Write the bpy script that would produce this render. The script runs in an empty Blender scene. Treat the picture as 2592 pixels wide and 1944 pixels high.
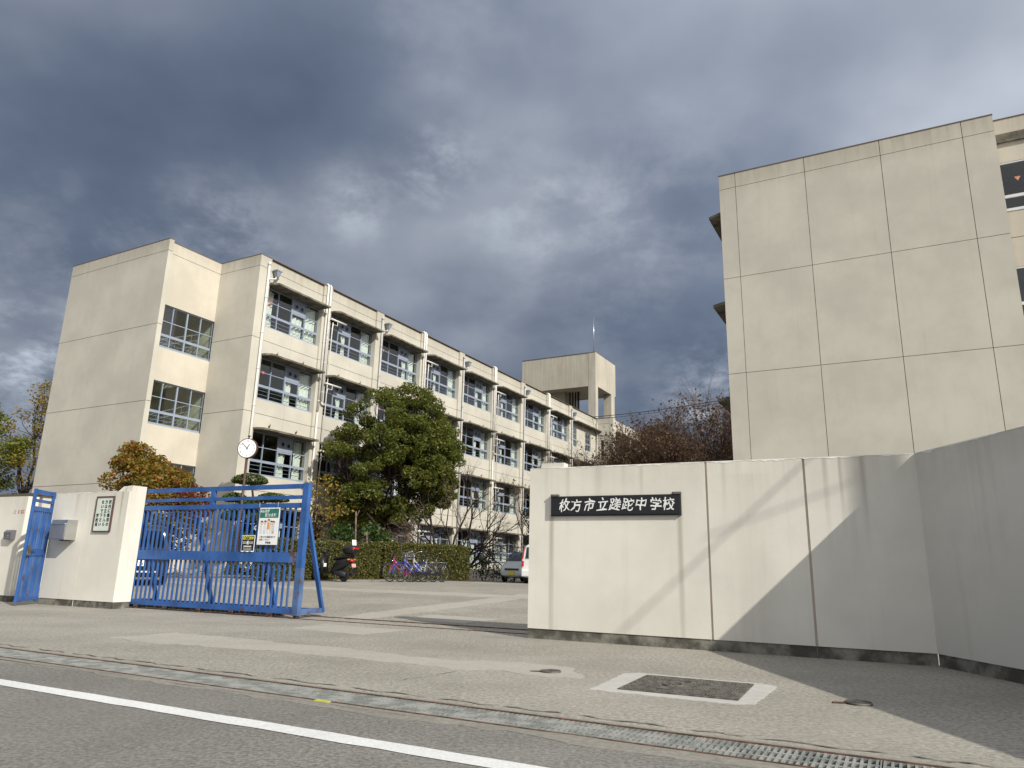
import bpy, math, random
import numpy as np
from mathutils import Vector, Matrix
random.seed(7); rng = np.random.default_rng(7)
scene = bpy.context.scene; col = scene.collection
R = math.radians
PI = math.pi

# ------------------------------------------------------------------ camera
cam = bpy.data.cameras.new('camera'); camo = bpy.data.objects.new('camera', cam); col.objects.link(camo)
cam.sensor_width = 36; cam.lens = 36*1828/2592; cam.clip_end = 2000
pitch, roll = R(14.22), R(1.37)
fw = Vector((0, math.cos(pitch), math.sin(pitch))); r0 = Vector((1, 0, 0)); u0 = Vector((0, -math.sin(pitch), math.cos(pitch)))
rr = math.cos(roll)*r0 + math.sin(roll)*u0; uu = -math.sin(roll)*r0 + math.cos(roll)*u0
camo.matrix_world = Matrix(((rr.x, uu.x, -fw.x, 0), (rr.y, uu.y, -fw.y, 0), (rr.z, uu.z, -fw.z, 1.0), (0, 0, 0, 1)))
scene.camera = camo
scene.view_settings.view_transform = 'Standard'; scene.view_settings.look = 'None'
scene.view_settings.exposure = 0.17; scene.view_settings.gamma = 1.0
scene.view_settings.use_curve_mapping = False

# ------------------------------------------------------------------ sun and sky
SUN = Vector((1.0, -1.21, 1.0)).normalized()
sl = bpy.data.lights.new('sun', 'SUN'); sl.energy = 4.2; sl.angle = R(0.53); sl.color = (1.0, 0.96, 0.87)
so = bpy.data.objects.new('sun', sl); col.objects.link(so)
so.rotation_euler = SUN.to_track_quat('Z', 'Y').to_euler(); so.location = (30, -40, 40)

world = bpy.data.worlds.new('World'); scene.world = world; world.use_nodes = True
W = world.node_tree; W.nodes.clear()
def wn(t, **k):
    n = W.nodes.new(t)
    for a, b in k.items(): setattr(n, a, b)
    return n
def wl(a, b): W.links.new(a, b)
def wmath(op, a, b=None, c=None, clamp=False):
    n = wn('ShaderNodeMath', operation=op); n.use_clamp = clamp
    for i, x in enumerate((a, b, c)):
        if x is None: continue
        if isinstance(x, (int, float)): n.inputs[i].default_value = x
        else: wl(x, n.inputs[i])
    return n.outputs[0]
def wmap(x, a, b, c, d, interp='SMOOTHSTEP'):
    n = wn('ShaderNodeMapRange', interpolation_type=interp); wl(x, n.inputs[0])
    for i, q in enumerate((a, b, c, d)): n.inputs[1+i].default_value = q
    return n.outputs[0]
def wmix(f, a, b, mode='MIX'):
    n = wn('ShaderNodeMix', data_type='RGBA', blend_type=mode)
    if isinstance(f, (int, float)): n.inputs[0].default_value = f
    else: wl(f, n.inputs[0])
    for i, x in ((6, a), (7, b)):
        if isinstance(x, tuple): n.inputs[i].default_value = (*x, 1)
        else: wl(x, n.inputs[i])
    return n.outputs[2]
sky = wn('ShaderNodeTexSky', sky_type='NISHITA'); sky.sun_disc = False
sky.sun_elevation = math.asin(SUN.z); sky.sun_rotation = math.atan2(SUN.x, SUN.y)
tc = wn('ShaderNodeTexCoord'); dirv = tc.outputs['Generated']
sep = wn('ShaderNodeSeparateXYZ'); wl(dirv, sep.inputs[0])
zc = wmath('ADD', wmath('MAXIMUM', sep.outputs[2], 0.0), 0.34)
cmb = wn('ShaderNodeCombineXYZ'); wl(wmath('DIVIDE', sep.outputs[0], zc), cmb.inputs[0]); wl(wmath('DIVIDE', sep.outputs[1], zc), cmb.inputs[1])
def noise(vec, scale, detail, rough, dist=0.0, off=(0, 0, 0)):
    m = wn('ShaderNodeMapping'); wl(vec, m.inputs[0]); m.inputs[1].default_value = off
    n = wn('ShaderNodeTexNoise', noise_dimensions='3D'); wl(m.outputs[0], n.inputs['Vector'])
    n.inputs['Scale'].default_value = scale; n.inputs['Detail'].default_value = detail
    n.inputs['Roughness'].default_value = rough; n.inputs['Distortion'].default_value = dist
    return n.outputs[0]
big = noise(cmb.outputs[0], 1.8, 5, 0.46, 0.05, (3.1, 1.7, 0))
med = noise(cmb.outputs[0], 3.2, 7, 0.46, 0.0, (7.3, 2.2, 0.4))
fine = noise(cmb.outputs[0], 10.0, 7, 0.6, 0.0, (0.3, 5.2, 0.9))
# how thick the cloud is: thick = slate grey, thin = pale; torn gaps where it parts
thin = wmath('ADD', wmath('MULTIPLY', big, 0.68), wmath('MULTIPLY', med, 0.32))
torn = noise(cmb.outputs[0], 6.5, 9, 0.62, 0.15, (1.9, 8.4, 0.2))
rag = wmap(wmath('ADD', wmath('MULTIPLY', torn, .75), wmath('MULTIPLY', fine, .25)), 0.40, 0.66, 0.0, 1.0)
gap = None
for (dx, dy, dz, rad, amt) in ((-0.105, .857, .505, .085, .60), (-0.216, .86, .463, .09, .42), (-0.37, .838, .402, .13, .42), (-0.52, .80, .31, .22, .30), (-.557, .804, .206, .12, .40),
                               (0.275, .935, .222, .13, .75), (0.18, .87, .46, .20, .26), (0.02, .86, .46, .15, .22), (-.12, .72, .68, .25, .18), (.1, .95, .30, .2, .12)):
    dn = wn('ShaderNodeVectorMath', operation='DISTANCE'); wl(dirv, dn.inputs[0]); dn.inputs[1].default_value = (dx, dy, dz)
    g = wmath('MULTIPLY', wmap(dn.outputs['Value'], rad, 0.0, 0.0, 1.0), amt)
    gap = g if gap is None else wmath('ADD', gap, g)
thin2 = wmath('ADD', thin, wmath('MULTIPLY', gap, wmath('MULTIPLY', rag, 0.46)))
sund = wn('ShaderNodeVectorMath', operation='DOT_PRODUCT'); wl(dirv, sund.inputs[0]); sund.inputs[1].default_value = SUN
scat = wmap(sund.outputs['Value'], -0.55, 0.95, 0.0, 1.0)
cr = wn('ShaderNodeValToRGB'); wl(thin2, cr.inputs[0])
els = cr.color_ramp.elements
stops = [(0.36, (.075, .100, .152)), (0.45, (.108, .138, .198)), (0.54, (.172, .202, .262)), (0.64, (.275, .305, .365)), (0.84, (.58, .63, .70)), (1.0, (.84, .86, .90))]
els[0].position, els[0].color = stops[0][0], (*stops[0][1], 1)
els[1].position, els[1].color = stops[-1][0], (*stops[-1][1], 1)
for p, c in stops[1:-1]:
    e = els.new(p); e.color = (*c, 1)
# clouds nearer the sun are lit through: forward scattering
lit = wmath('ADD', 1.0, wmath('MULTIPLY', scat, 2.7))
warm = wmix(scat, cr.outputs[0], wmix(0.65, cr.outputs[0], (.25, .236, .205)))
cl = wn('ShaderNodeVectorMath', operation='SCALE'); wl(warm, cl.inputs[0]); wl(wmath('MULTIPLY', lit, 10.0), cl.inputs['Scale'])
opac = wmap(thin2, 0.58, 0.95, 0.97, 0.72)
low = wmap(sep.outputs[2], 0.0, 0.22, 0.55, 0.0)
skycol = wmix(opac, sky.outputs[0], cl.outputs[0])
bg = wn('ShaderNodeBackground'); wl(skycol, bg.inputs[0]); bg.inputs[1].default_value = 0.1
wo = wn('ShaderNodeOutputWorld'); wl(bg.outputs[0], wo.inputs[0])

# ------------------------------------------------------------------ materials
class NT:
    def __init__(s, name):
        s.m = bpy.data.materials.new(name); s.m.use_nodes = True; s.t = s.m.node_tree; s.t.nodes.clear()
    def n(s, t, **k):
        x = s.t.nodes.new(t)
        for a, b in k.items(): setattr(x, a, b)
        return x
    def l(s, a, b): s.t.links.new(a, b)
    def put(s, sock, v):
        if isinstance(v, (int, float)): sock.default_value = v
        elif isinstance(v, tuple): sock.default_value = (*v, 1) if len(sock.default_value) == 4 and len(v) == 3 else v
        else: s.l(v, sock)
    def math(s, op, a, b=0.0, clamp=False):
        x = s.n('ShaderNodeMath', operation=op); x.use_clamp = clamp; s.put(x.inputs[0], a); s.put(x.inputs[1], b); return x.outputs[0]
    def mp(s, v, a, b, c, d):
        x = s.n('ShaderNodeMapRange', interpolation_type='SMOOTHSTEP'); s.l(v, x.inputs[0])
        for i, q in enumerate((a, b, c, d)): x.inputs[1+i].default_value = q
        return x.outputs[0]
    def mix(s, f, a, b, mode='MIX'):
        x = s.n('ShaderNodeMix', data_type='RGBA', blend_type=mode); s.put(x.inputs[0], f); s.put(x.inputs[6], a); s.put(x.inputs[7], b); return x.outputs[2]
    def pos(s, world=True, scale=(1, 1, 1), rotz=0.0):
        v = s.n('ShaderNodeNewGeometry').outputs['Position'] if world else s.n('ShaderNodeTexCoord').outputs['Object']
        m = s.n('ShaderNodeMapping'); s.l(v, m.inputs[0]); m.inputs[3].default_value = scale; m.inputs[2].default_value = (0, 0, rotz)
        return m.outputs[0]
    def noise(s, vec, scale, detail=4, rough=.55, dist=0.0):
        x = s.n('ShaderNodeTexNoise'); s.l(vec, x.inputs['Vector']); x.inputs['Scale'].default_value = scale
        x.inputs['Detail'].default_value = detail; x.inputs['Roughness'].default_value = rough; x.inputs['Distortion'].default_value = dist
        return x.outputs[0]
    def island(s): return s.n('ShaderNodeNewGeometry').outputs['Random Per Island']
    def bsdf(s, color, rough=.8, spec=.3, metal=0.0, bump=None, bstr=.2, bdist=.01, **kw):
        b = s.n('ShaderNodeBsdfPrincipled'); s.put(b.inputs['Base Color'], color); s.put(b.inputs['Roughness'], rough)
        b.inputs['Specular IOR Level'].default_value = spec; s.put(b.inputs['Metallic'], metal)
        for k, v in kw.items(): s.put(b.inputs[k.replace('_', ' ')], v)
        if bump is not None:
            u = s.n('ShaderNodeBump'); u.inputs['Strength'].default_value = bstr; u.inputs['Distance'].default_value = bdist
            s.l(bump, u.inputs['Height']); s.l(u.outputs[0], b.inputs['Normal'])
        o = s.n('ShaderNodeOutputMaterial'); s.l(b.outputs[0], o.inputs[0]); return s.m

def mul(c, k): return tuple(x*k for x in c)
def plain(name, c, rough=.6, spec=.4, metal=0.0, var=.08, vs=3.0, **kw):
    t = NT(name); nz = t.noise(t.pos(), vs, 4)
    return t.bsdf(t.mix(t.mp(nz, .3, .7, 0, 1), mul(c, 1-var), mul(c, 1+var)), rough, spec, metal, **kw)
def wall_paint(name, c, grime=.5, streak=.35, top=None, stains=(), grain=60, rotz=0.0, brough=.85, streak_col=(.22, .18, .12)):
    """painted render: broad blotches, rain streaks running down, gritty relief"""
    t = NT(name); p = t.pos()
    b1 = t.noise(p, .45, 5, .6); b2 = t.noise(p, 2.6, 6, .6)
    st = t.noise(t.pos(scale=(3.2, 3.2, .16)), 1.6, 6, .65); st2 = t.noise(t.pos(scale=(9, 9, .25)), 1.5, 4, .6)
    c1 = t.mix(t.mp(b1, .35, .68, 0, 1), mul(c, .90), mul(c, 1.05))
    c1 = t.mix(t.mp(b2, .45, .75, 0, grime*.22), c1, mul(c, .78))
    dirt = t.math('MULTIPLY', t.mp(st, .52, .76, 0, streak), t.mp(st2, .3, .6, .4, 1))
    if top:
        z = t.n('ShaderNodeSeparateXYZ'); t.l(t.n('ShaderNodeNewGeometry').outputs['Position'], z.inputs[0])
        k = t.mp(z.outputs[2], top[0], top[1], 0, top[2])
        dirt = t.math('ADD', dirt, t.math('MULTIPLY', k, t.mp(st, .25, .7, .35, 1)), True)
    c1 = t.mix(dirt, c1, streak_col)
    for (cx_, hw_, zt_, am_, zl_) in stains:   # rust-brown runs below the ends of the name board
        o3 = t.n('ShaderNodeVectorMath', operation='SUBTRACT'); t.l(t.n('ShaderNodeNewGeometry').outputs['Position'], o3.inputs[0]); o3.inputs[1].default_value = (.314, 11.14, 0)
        d3 = t.n('ShaderNodeVectorMath', operation='DOT_PRODUCT'); t.l(o3.outputs[0], d3.inputs[0]); d3.inputs[1].default_value = (math.cos(R(-26)), math.sin(R(-26)), 0)
        z3 = t.n('ShaderNodeSeparateXYZ'); t.l(o3.outputs[0], z3.inputs[0])
        da = t.math('ABSOLUTE', t.math('SUBTRACT', d3.outputs['Value'], cx_)); k3 = t.math('MULTIPLY', t.mp(da, 0, hw_, 1, 0), t.mp(z3.outputs[2], zt_-.02, zt_+.02, 1, 0))
        k3 = t.math('MULTIPLY', k3, t.mp(z3.outputs[2], zl_, zt_, .0 if zl_ > 0 else .1, am_)); c1 = t.mix(t.math('MULTIPLY', k3, t.mp(st2, .3, .6, .4, 1)), c1, (.20, .15, .10))
    g = t.noise(t.pos(), grain, 3, .6)
    return t.bsdf(c1, brough, .15, bump=g, bstr=.22, bdist=.005)
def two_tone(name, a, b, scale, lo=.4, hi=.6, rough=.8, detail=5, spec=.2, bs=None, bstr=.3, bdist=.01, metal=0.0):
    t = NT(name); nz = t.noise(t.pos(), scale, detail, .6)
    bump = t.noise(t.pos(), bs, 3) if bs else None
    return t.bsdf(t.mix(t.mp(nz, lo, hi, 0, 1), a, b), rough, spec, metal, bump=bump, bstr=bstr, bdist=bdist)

CREAM = (.525, .497, .43)
M = {}
M['wall'] = wall_paint('cream_wall_paint', CREAM, .6, .09, top=(14.3, 15.6, .40))
M['wall2'] = wall_paint('cream_wall_paint_recess', (.545, .50, .418), .6, .14, top=(14.5, 15.6, .22))
M['gate_wall'] = wall_paint('boundary_wall_paint', (.71, .68, .605), .5, .15, top=(1.7, 2.6, .22), grain=45, stains=((.37, .07, 1.76, .6, -1.2), (2.28, .06, 1.76, .45, -1.2), (3.2, .5, 2.3, .12, -1.2), (4.18, .05, 2.5, .40, 1.0), (4.36, .035, 2.5, .45, 1.3), (4.62, .06, 2.5, .40, 1.1), (2.9, .05, 2.5, .3, 1.5), (1.1, .09, 2.5, .22, 1.4), (.62, .05, 2.5, .25, 1.2), (1.75, .05, 2.5, .25, 1.5), (-9.32, .05, 2.5, .55, 1.2), (-9.55, .05, 2.5, .4, 1.5), (-10.75, .08, 2.5, .25, 1.4)))
M['joint'] = plain('joint_sealant', (.17, .15, .13), .9, .1)
M['joint_pale'] = plain('pale_joint_sealant', (.46, .40, .34), .9, .1)
M['plinth'] = two_tone('stained_plinth_concrete', (.085, .08, .068), (.26, .245, .205), 3.2, .38, .66, .9, 8, .1, 30, .5)
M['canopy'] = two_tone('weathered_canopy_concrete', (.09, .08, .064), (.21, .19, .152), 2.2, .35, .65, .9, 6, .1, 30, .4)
M['coping'] = plain('coping_flashing', (.13, .10, .075), .6, .3)
M['inner'] = plain('room_wall', (.30, .27, .22), .9, .1)
M['stairwall'] = plain('stairwell_wall', (.60, .57, .42), .9, .1)
M['alu'] = plain('pale_window_frame', (.30, .345, .43), .45, .4, .15, .05)
M['alu_white'] = plain('white_window_frame', (.62, .63, .64), .5, .4, 0, .05)
M['pipe_white'] = plain('white_pipe', (.64, .62, .585), .5, .4, 0, .08)
M['pipe_grey'] = plain('grey_pipe', (.42, .42, .42), .5, .4, 0, .12)
M['hopper'] = plain('hopper_grey_paint', (.25, .28, .32), .5, .4, 0, .1)
M['curtain'] = plain('white_curtain', (.80, .78, .70), .9, .1, 0, .05)
M['red_mark'] = plain('red_triangle', (.75, .10, .05), .5, .3, 0, .05)
M['dark_metal'] = plain('dark_metal', (.03, .03, .032), .5, .4, .2)
M['steel'] = plain('brushed_steel', (.50, .50, .50), .32, .5, .85, .1)
def glass_mat(name, tint=(.88, .92, .92), ior=1.5, extra=.04):
    t = NT(name); fr = t.n('ShaderNodeFresnel'); fr.inputs[0].default_value = ior
    tr = t.n('ShaderNodeBsdfTransparent'); tr.inputs[0].default_value = (*tint, 1)
    gl = t.n('ShaderNodeBsdfGlossy'); gl.inputs['Roughness'].default_value = .02; gl.inputs[0].default_value = (.95, .95, .95, 1)
    mx = t.n('ShaderNodeMixShader'); bf = t.n('ShaderNodeNewGeometry').outputs['Backfacing']; t.l(t.math('MULTIPLY', t.math('ADD', fr.outputs[0], extra, True), t.math('SUBTRACT', 1.0, bf)), mx.inputs[0]); t.l(tr.outputs[0], mx.inputs[1]); t.l(gl.outputs[0], mx.inputs[2])
    o = t.n('ShaderNodeOutputMaterial'); t.l(mx.outputs[0], o.inputs[0]); return t.m
M['glass'] = glass_mat('window_glass')
M['carglass'] = glass_mat('car_glass', (.45, .48, .48), 1.5, .03)
def rusty(name, c, amt, rust=(.10, .05, .035), zlim=None):
    t = NT(name); p = t.pos(); a = t.noise(p, 5, 8, .65); b = t.noise(p, 1.7, 4, .6)
    f = t.mp(t.math('ADD', t.math('MULTIPLY', a, .6), t.math('MULTIPLY', b, .4)), .62-amt, .70-amt, 0, 1)
    if zlim:
        z = t.n('ShaderNodeSeparateXYZ'); t.l(t.n('ShaderNodeNewGeometry').outputs['Position'], z.inputs[0])
        f = t.math('MULTIPLY', f, t.mp(z.outputs[2], zlim[0], zlim[1], 1, 0.15))
    v = t.noise(p, 2.2, 4); base = t.mix(t.mp(v, .3, .7, 0, 1), mul(c, .8), tuple(min(1, x*1.15+.012) for x in c))
    fd = t.noise(t.pos(scale=(6, 6, .8)), 2, 4); base = t.mix(t.mp(fd, .5, .8, 0, .35), base, tuple(x*.6+.10 for x in c))
    return t.bsdf(t.mix(f, base, rust), .5, .4, 0, bump=a, bstr=.15, bdist=.004)
BLUE = (.022, .092, .30)
M['blue'] = rusty('blue_gate_paint', BLUE, .055, zlim=(.15, .7))
M['blue_rust'] = rusty('blue_gate_paint_rusted', (.06, .12, .27), .10)
M['rust'] = two_tone('rusted_iron', (.075, .045, .032), (.15, .085, .058), 9, rough=.85, metal=.1)
M['iron'] = two_tone('cast_iron', (.085, .078, .068), (.17, .158, .14), 14, rough=.7, metal=.3)
M['galv'] = two_tone('galvanised_grate', (.20, .21, .20), (.33, .335, .315), 6, rough=.6, metal=.2, spec=.5)
M['black'] = plain('black_plastic', (.012, .012, .013), .35, .5)
M['rubber'] = plain('tyre_rubber', (.018, .018, .018), .85, .2)
M['white_print'] = plain('white_print', (.80, .80, .78), .6, .3, 0, .03)
M['black_print'] = plain('black_print', (.02, .02, .022), .6, .3)
M['brown_pole'] = plain('brown_pole_paint', (.085, .045, .04), .5, .4)
M['bark'] = two_tone('bark', (.045, .036, .028), (.12, .095, .07), 12, rough=.95, bs=40)
M['bark_dark'] = two_tone('dark_bark', (.022, .016, .014), (.06, .044, .036), 10, rough=.95)
M['wood'] = two_tone('reddish_brown_bark', (.045, .030, .025), (.12, .075, .055), 6, rough=.95)
M['twig'] = two_tone('pale_twig', (.10, .07, .055), (.19, .145, .11), 8, rough=.95)
def leaf(name, cols, trans=.35, rough=.5):
    t = NT(name); r = t.island(); ramp = t.n('ShaderNodeValToRGB'); t.l(r, ramp.inputs[0])
    e = ramp.color_ramp.elements; n = len(cols); e[0].position = 0; e[0].color = (*cols[0], 1); e[1].position = 1; e[1].color = (*cols[-1], 1)
    for i, c in enumerate(cols[1:-1]): x = e.new((i+1)/(n-1)); x.color = (*c, 1)
    big = t.noise(t.pos(), .9, 3); cc = t.mix(t.mp(big, .35, .65, .0, .35), ramp.outputs[0], cols[len(cols)//2])
    d = t.n('ShaderNodeBsdfPrincipled'); t.l(cc, d.inputs['Base Color']); d.inputs['Roughness'].default_value = rough; d.inputs['Specular IOR Level'].default_value = .4
    tr = t.n('ShaderNodeBsdfTranslucent'); t.l(t.mix(1.0, cc, (1.3, 1.35, .6), 'MULTIPLY'), tr.inputs[0])
    mx = t.n('ShaderNodeMixShader'); mx.inputs[0].default_value = trans; t.l(d.outputs[0], mx.inputs[1]); t.l(tr.outputs[0], mx.inputs[2])
    o = t.n('ShaderNodeOutputMaterial'); t.l(mx.outputs[0], o.inputs[0]); return t.m
M['leaf_camphor'] = leaf('evergreen_leaf', [(.042, .066, .015), (.078, .108, .02), (.125, .148, .027), (.165, .17, .034), (.19, .14, .036)])
M['leaf_autumn'] = leaf('autumn_leaf', [(.06, .085, .015), (.14, .135, .022), (.26, .19, .025), (.28, .13, .025), (.25, .05, .02)])
M['leaf_red'] = leaf('red_autumn_leaf', [(.10, .05, .015), (.17, .05, .018), (.22, .03, .02)])
M['leaf_yellow'] = leaf('yellowing_leaf', [(.10, .10, .02), (.22, .17, .03), (.30, .20, .03), (.20, .11, .03)])
M['leaf_pine'] = leaf('pine_needle', [(.05, .085, .022), (.09, .13, .035), (.14, .175, .055)], .15)
M['leaf_hedge'] = leaf('hedge_leaf', [(.05, .066, .016), (.082, .095, .022), (.12, .118, .028), (.16, .105, .04)], .25)
M['leaf_shrub'] = leaf('broad_green_leaf', [(.028, .060, .014), (.052, .098, .022), (.09, .14, .032)], .35)
M['leaf_dark'] = leaf('dark_green_leaf', [(.015, .025, .008), (.028, .042, .012), (.05, .06, .02)], .2)
M['leaf_brown'] = leaf('withered_leaf', [(.06, .035, .02), (.11, .06, .03), (.14, .085, .04)], .3)
M['leaf_far'] = leaf('far_yellow_green_leaf', [(.08, .11, .02), (.15, .17, .025), (.23, .21, .035)], .35)
M['hedge_core'] = two_tone('hedge_shade_core', (.014, .016, .006), (.04, .035, .014), 14, rough=1)  # dark colour of the solid core box, stands in for shade among leaves
# ground
def ground_mat(name, a, b, fine, blot, rough=.9, bstr=.5, speck=None):
    t = NT(name); p = t.pos(); g = t.noise(p, fine, 6, .75); h = t.noise(p, blot, 5, .6); g2 = t.noise(p, fine*.3, 4, .7)
    c = t.mix(t.mp(g, .36, .64, 0, 1), a, b); c = t.mix(t.mp(h, .32, .7, 0, .42), c, mul(a, .85)); g3 = t.noise(p, .22, 5, .65); c = t.mix(t.mp(g3, .42, .66, 0, .28), c, mul(b, 1.1))
    c = t.mix(t.mp(g2, .52, .72, 0, .30), c, mul(b, 1.12))
    if speck:
        v = t.n('ShaderNodeTexVoronoi'); t.l(p, v.inputs['Vector']); v.inputs['Scale'].default_value = speck[0]
        c = t.mix(t.mp(v.outputs['Distance'], .02, speck[1], speck[3], 0), c, speck[2])
    return t.bsdf(c, rough, .15, bump=g, bstr=bstr, bdist=.004)
M['asphalt'] = ground_mat('asphalt', (.12, .115, .106), (.285, .273, .25), 34, .5, speck=(48, .30, (.36, .345, .31), .38))
M['pavement'] = ground_mat('worn_concrete_pavement', (.20, .185, .157), (.41, .385, .336), 26, .7, speck=(40, .30, (.14, .13, .112), .42))
M['patch'] = ground_mat('smooth_concrete_patch', (.33, .308, .268), (.42, .395, .345), 22, .9, bstr=.15)
M['collar'] = ground_mat('fresh_concrete_collar', (.42, .405, .375), (.48, .465, .435), 12, 1.2, bstr=.15)
M['yard'] = ground_mat('schoolyard_concrete', (.21, .195, .166), (.385, .36, .312), 18, .5)
M['soil'] = ground_mat('bare_soil', (.19, .135, .085), (.30, .225, .15), 9, 1.0)
M['line'] = ground_mat('road_paint', (.58, .58, .57), (.76, .76, .75), 45, .8, bstr=.3)
M['gutter'] = ground_mat('gutter_concrete', (.20, .187, .162), (.30, .282, .245), 20, 1.5)
M['trough'] = ground_mat('shade_dark_trough', (.025, .022, .018), (.05, .045, .036), 8, 1.5)  # darkened so the grate holes read black: shade put into the colour
M['earth'] = ground_mat('far_ground', (.16, .15, .12), (.25, .23, .19), .5, .05)

# ------------------------------------------------------------------ helpers
def link(o, parent=None):
    col.objects.link(o)
    if parent is not None: o.parent = parent
    return o
def tag(o, label=None, cat=None, group=None, kind=None):
    if label: o['label'] = label
    if cat: o['category'] = cat
    if group: o['group'] = group
    if kind: o['kind'] = kind
    return o
def thing(name, label, cat, loc=(0, 0, 0), rz=0.0, group=None, parent=None):
    o = bpy.data.objects.new(name, None); o.empty_display_size = .2; o.location = loc; o.rotation_euler = (0, 0, rz)
    link(o, parent); return tag(o, label, cat, group)
def part(name, parent, loc=(0, 0, 0), label=None):
    o = bpy.data.objects.new(name, None); o.empty_display_size = .1; o.location = loc; link(o, parent)
    if label: o['label'] = label
    return o
class MB:
    """collects shapes into one mesh"""
    def __init__(s): s.v = []; s.f = []; s.mi = []; s.sm = []
    def add(s, vs, fs, mi=0, sm=False):
        b = len(s.v); s.v += [tuple(x) for x in vs]
        for f in fs: s.f.append(tuple(b+i for i in f)); s.mi.append(mi); s.sm.append(sm)
    def box(s, x0, x1, y0, y1, z0, z1, mi=0):
        s.add([(x0, y0, z0), (x1, y0, z0), (x1, y1, z0), (x0, y1, z0), (x0, y0, z1), (x1, y0, z1), (x1, y1, z1), (x0, y1, z1)],
              [(0, 3, 2, 1), (4, 5, 6, 7), (0, 1, 5, 4), (1, 2, 6, 5), (2, 3, 7, 6), (3, 0, 4, 7)], mi)
    def beam(s, a, b, w, h, up=(0, 0, 1), mi=0):
        a = Vector(a); b = Vector(b); d = (b-a).normalized(); u = Vector(up); sd = d.cross(u)
        if sd.length < 1e-4: sd = d.cross(Vector((1, 0, 0)))
        sd.normalize(); u = sd.cross(d); vs = []
        for p in (a, b):
            for i, j in ((-1, -1), (1, -1), (1, 1), (-1, 1)): vs.append(p+sd*(i*w/2)+u*(j*h/2))
        s.add(vs, [(0, 1, 2, 3), (7, 6, 5, 4), (0, 4, 5, 1), (1, 5, 6, 2), (2, 6, 7, 3), (3, 7, 4, 0)], mi)
    def tube(s, pts, rad, n=6, caps=True, mi=0, sm=True):
        pts = [Vector(p) for p in pts]; m = len(pts)
        if not hasattr(rad, '__len__'): rad = [rad]*m
        vs = []; ref = None
        for i, p in enumerate(pts):
            t = (pts[min(i+1, m-1)]-pts[max(i-1, 0)])
            if t.length < 1e-9: t = Vector((0, 0, 1))
            t.normalize()
            if ref is None: ref = t.cross(Vector((.31, .23, .92))) if abs(t.z) < .9 else t.cross(Vector((1, .1, 0)))
            ref = (ref-t*ref.dot(t)); ref.normalize(); b2 = t.cross(ref)
            for k in range(n):
                a = 2*PI*k/n; vs.append(p+(ref*math.cos(a)+b2*math.sin(a))*rad[i])
        fs = []
        for i in range(m-1):
            for k in range(n): fs.append((i*n+k, i*n+(k+1) % n, (i+1)*n+(k+1) % n, (i+1)*n+k))
        s.add(vs, fs, mi, sm)
        if caps and n > 2:
            b0 = len(s.v)-len(vs); s.f.append(tuple(b0+k for k in reversed(range(n)))); s.mi.append(mi); s.sm.append(False)
            s.f.append(tuple(b0+(m-1)*n+k for k in range(n))); s.mi.append(mi); s.sm.append(False)
    def torus(s, c, axis, R1, r1, n=24, m=6, mi=0):
        c = Vector(c); ax = Vector(axis).normalized(); u = ax.orthogonal().normalized(); w = ax.cross(u); vs = []; fs = []
        for i in range(n):
            a = 2*PI*i/n; d = u*math.cos(a)+w*math.sin(a)
            for j in range(m):
                b = 2*PI*j/m; vs.append(c+d*(R1+r1*math.cos(b))+ax*(r1*math.sin(b)))
        for i in range(n):
            for j in range(m): fs.append((i*m+j, ((i+1) % n)*m+j, ((i+1) % n)*m+(j+1) % m, i*m+(j+1) % m))
        s.add(vs, fs, mi, True)
    def disc(s, c, axis, rad, depth, n=20, mi=0):
        ax = Vector(axis).normalized(); s.tube([Vector(c)-ax*depth/2, Vector(c)+ax*depth/2], rad, n, True, mi)
    def prism(s, poly, y0, y1, mi=0, plane='xz'):
        n = len(poly); vs = []
        for y in (y0, y1):
            for a, b in poly: vs.append({'xz': (a, y, b), 'xy': (a, b, y), 'yz': (y, a, b)}[plane])
        s.add(vs, [tuple(range(n)), tuple(reversed(range(n, 2*n)))]+[(i, i+n, (i+1) % n+n, (i+1) % n) for i in range(n)], mi)
    def loft(s, rings, mi=0, caps=True, sm=True):
        n = len(rings[0]); vs = [p for r in rings for p in r]; fs = []
        for i in range(len(rings)-1):
            for k in range(n): fs.append((i*n+k, i*n+(k+1) % n, (i+1)*n+(k+1) % n, (i+1)*n+k))
        s.add(vs, fs, mi, sm)
        if caps:
            b0 = len(s.v)-len(vs); s.f.append(tuple(b0+k for k in reversed(range(n)))); s.mi.append(mi); s.sm.append(False)
            q = b0+(len(rings)-1)*n; s.f.append(tuple(q+k for k in range(n))); s.mi.append(mi); s.sm.append(False)
    def blob(s, c, rx, ry, rz, n=10, m=6, mi=0):
        rings = []
        for i in range(m+1):
            a = -PI/2+PI*i/m; rings.append([(c[0]+rx*math.cos(a)*math.cos(2*PI*k/n), c[1]+ry*math.cos(a)*math.sin(2*PI*k/n), c[2]+rz*math.sin(a)) for k in range(n)])
        s.loft(rings, mi, False)
    def mesh(s, name, mats):
        me = bpy.data.meshes.new(name); me.from_pydata(s.v, [], s.f)
        for m in (mats if isinstance(mats, (list, tuple)) else [mats]): me.materials.append(m)
        me.polygons.foreach_set('material_index', s.mi); me.polygons.foreach_set('use_smooth', s.sm); me.update(); return me
    def build(s, name, mats, parent=None, loc=(0, 0, 0), rz=0.0):
        o = bpy.data.objects.new(name, s.mesh(name, mats)); o.location = loc; o.rotation_euler = (0, 0, rz); return link(o, parent)
_cache = {}
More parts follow.
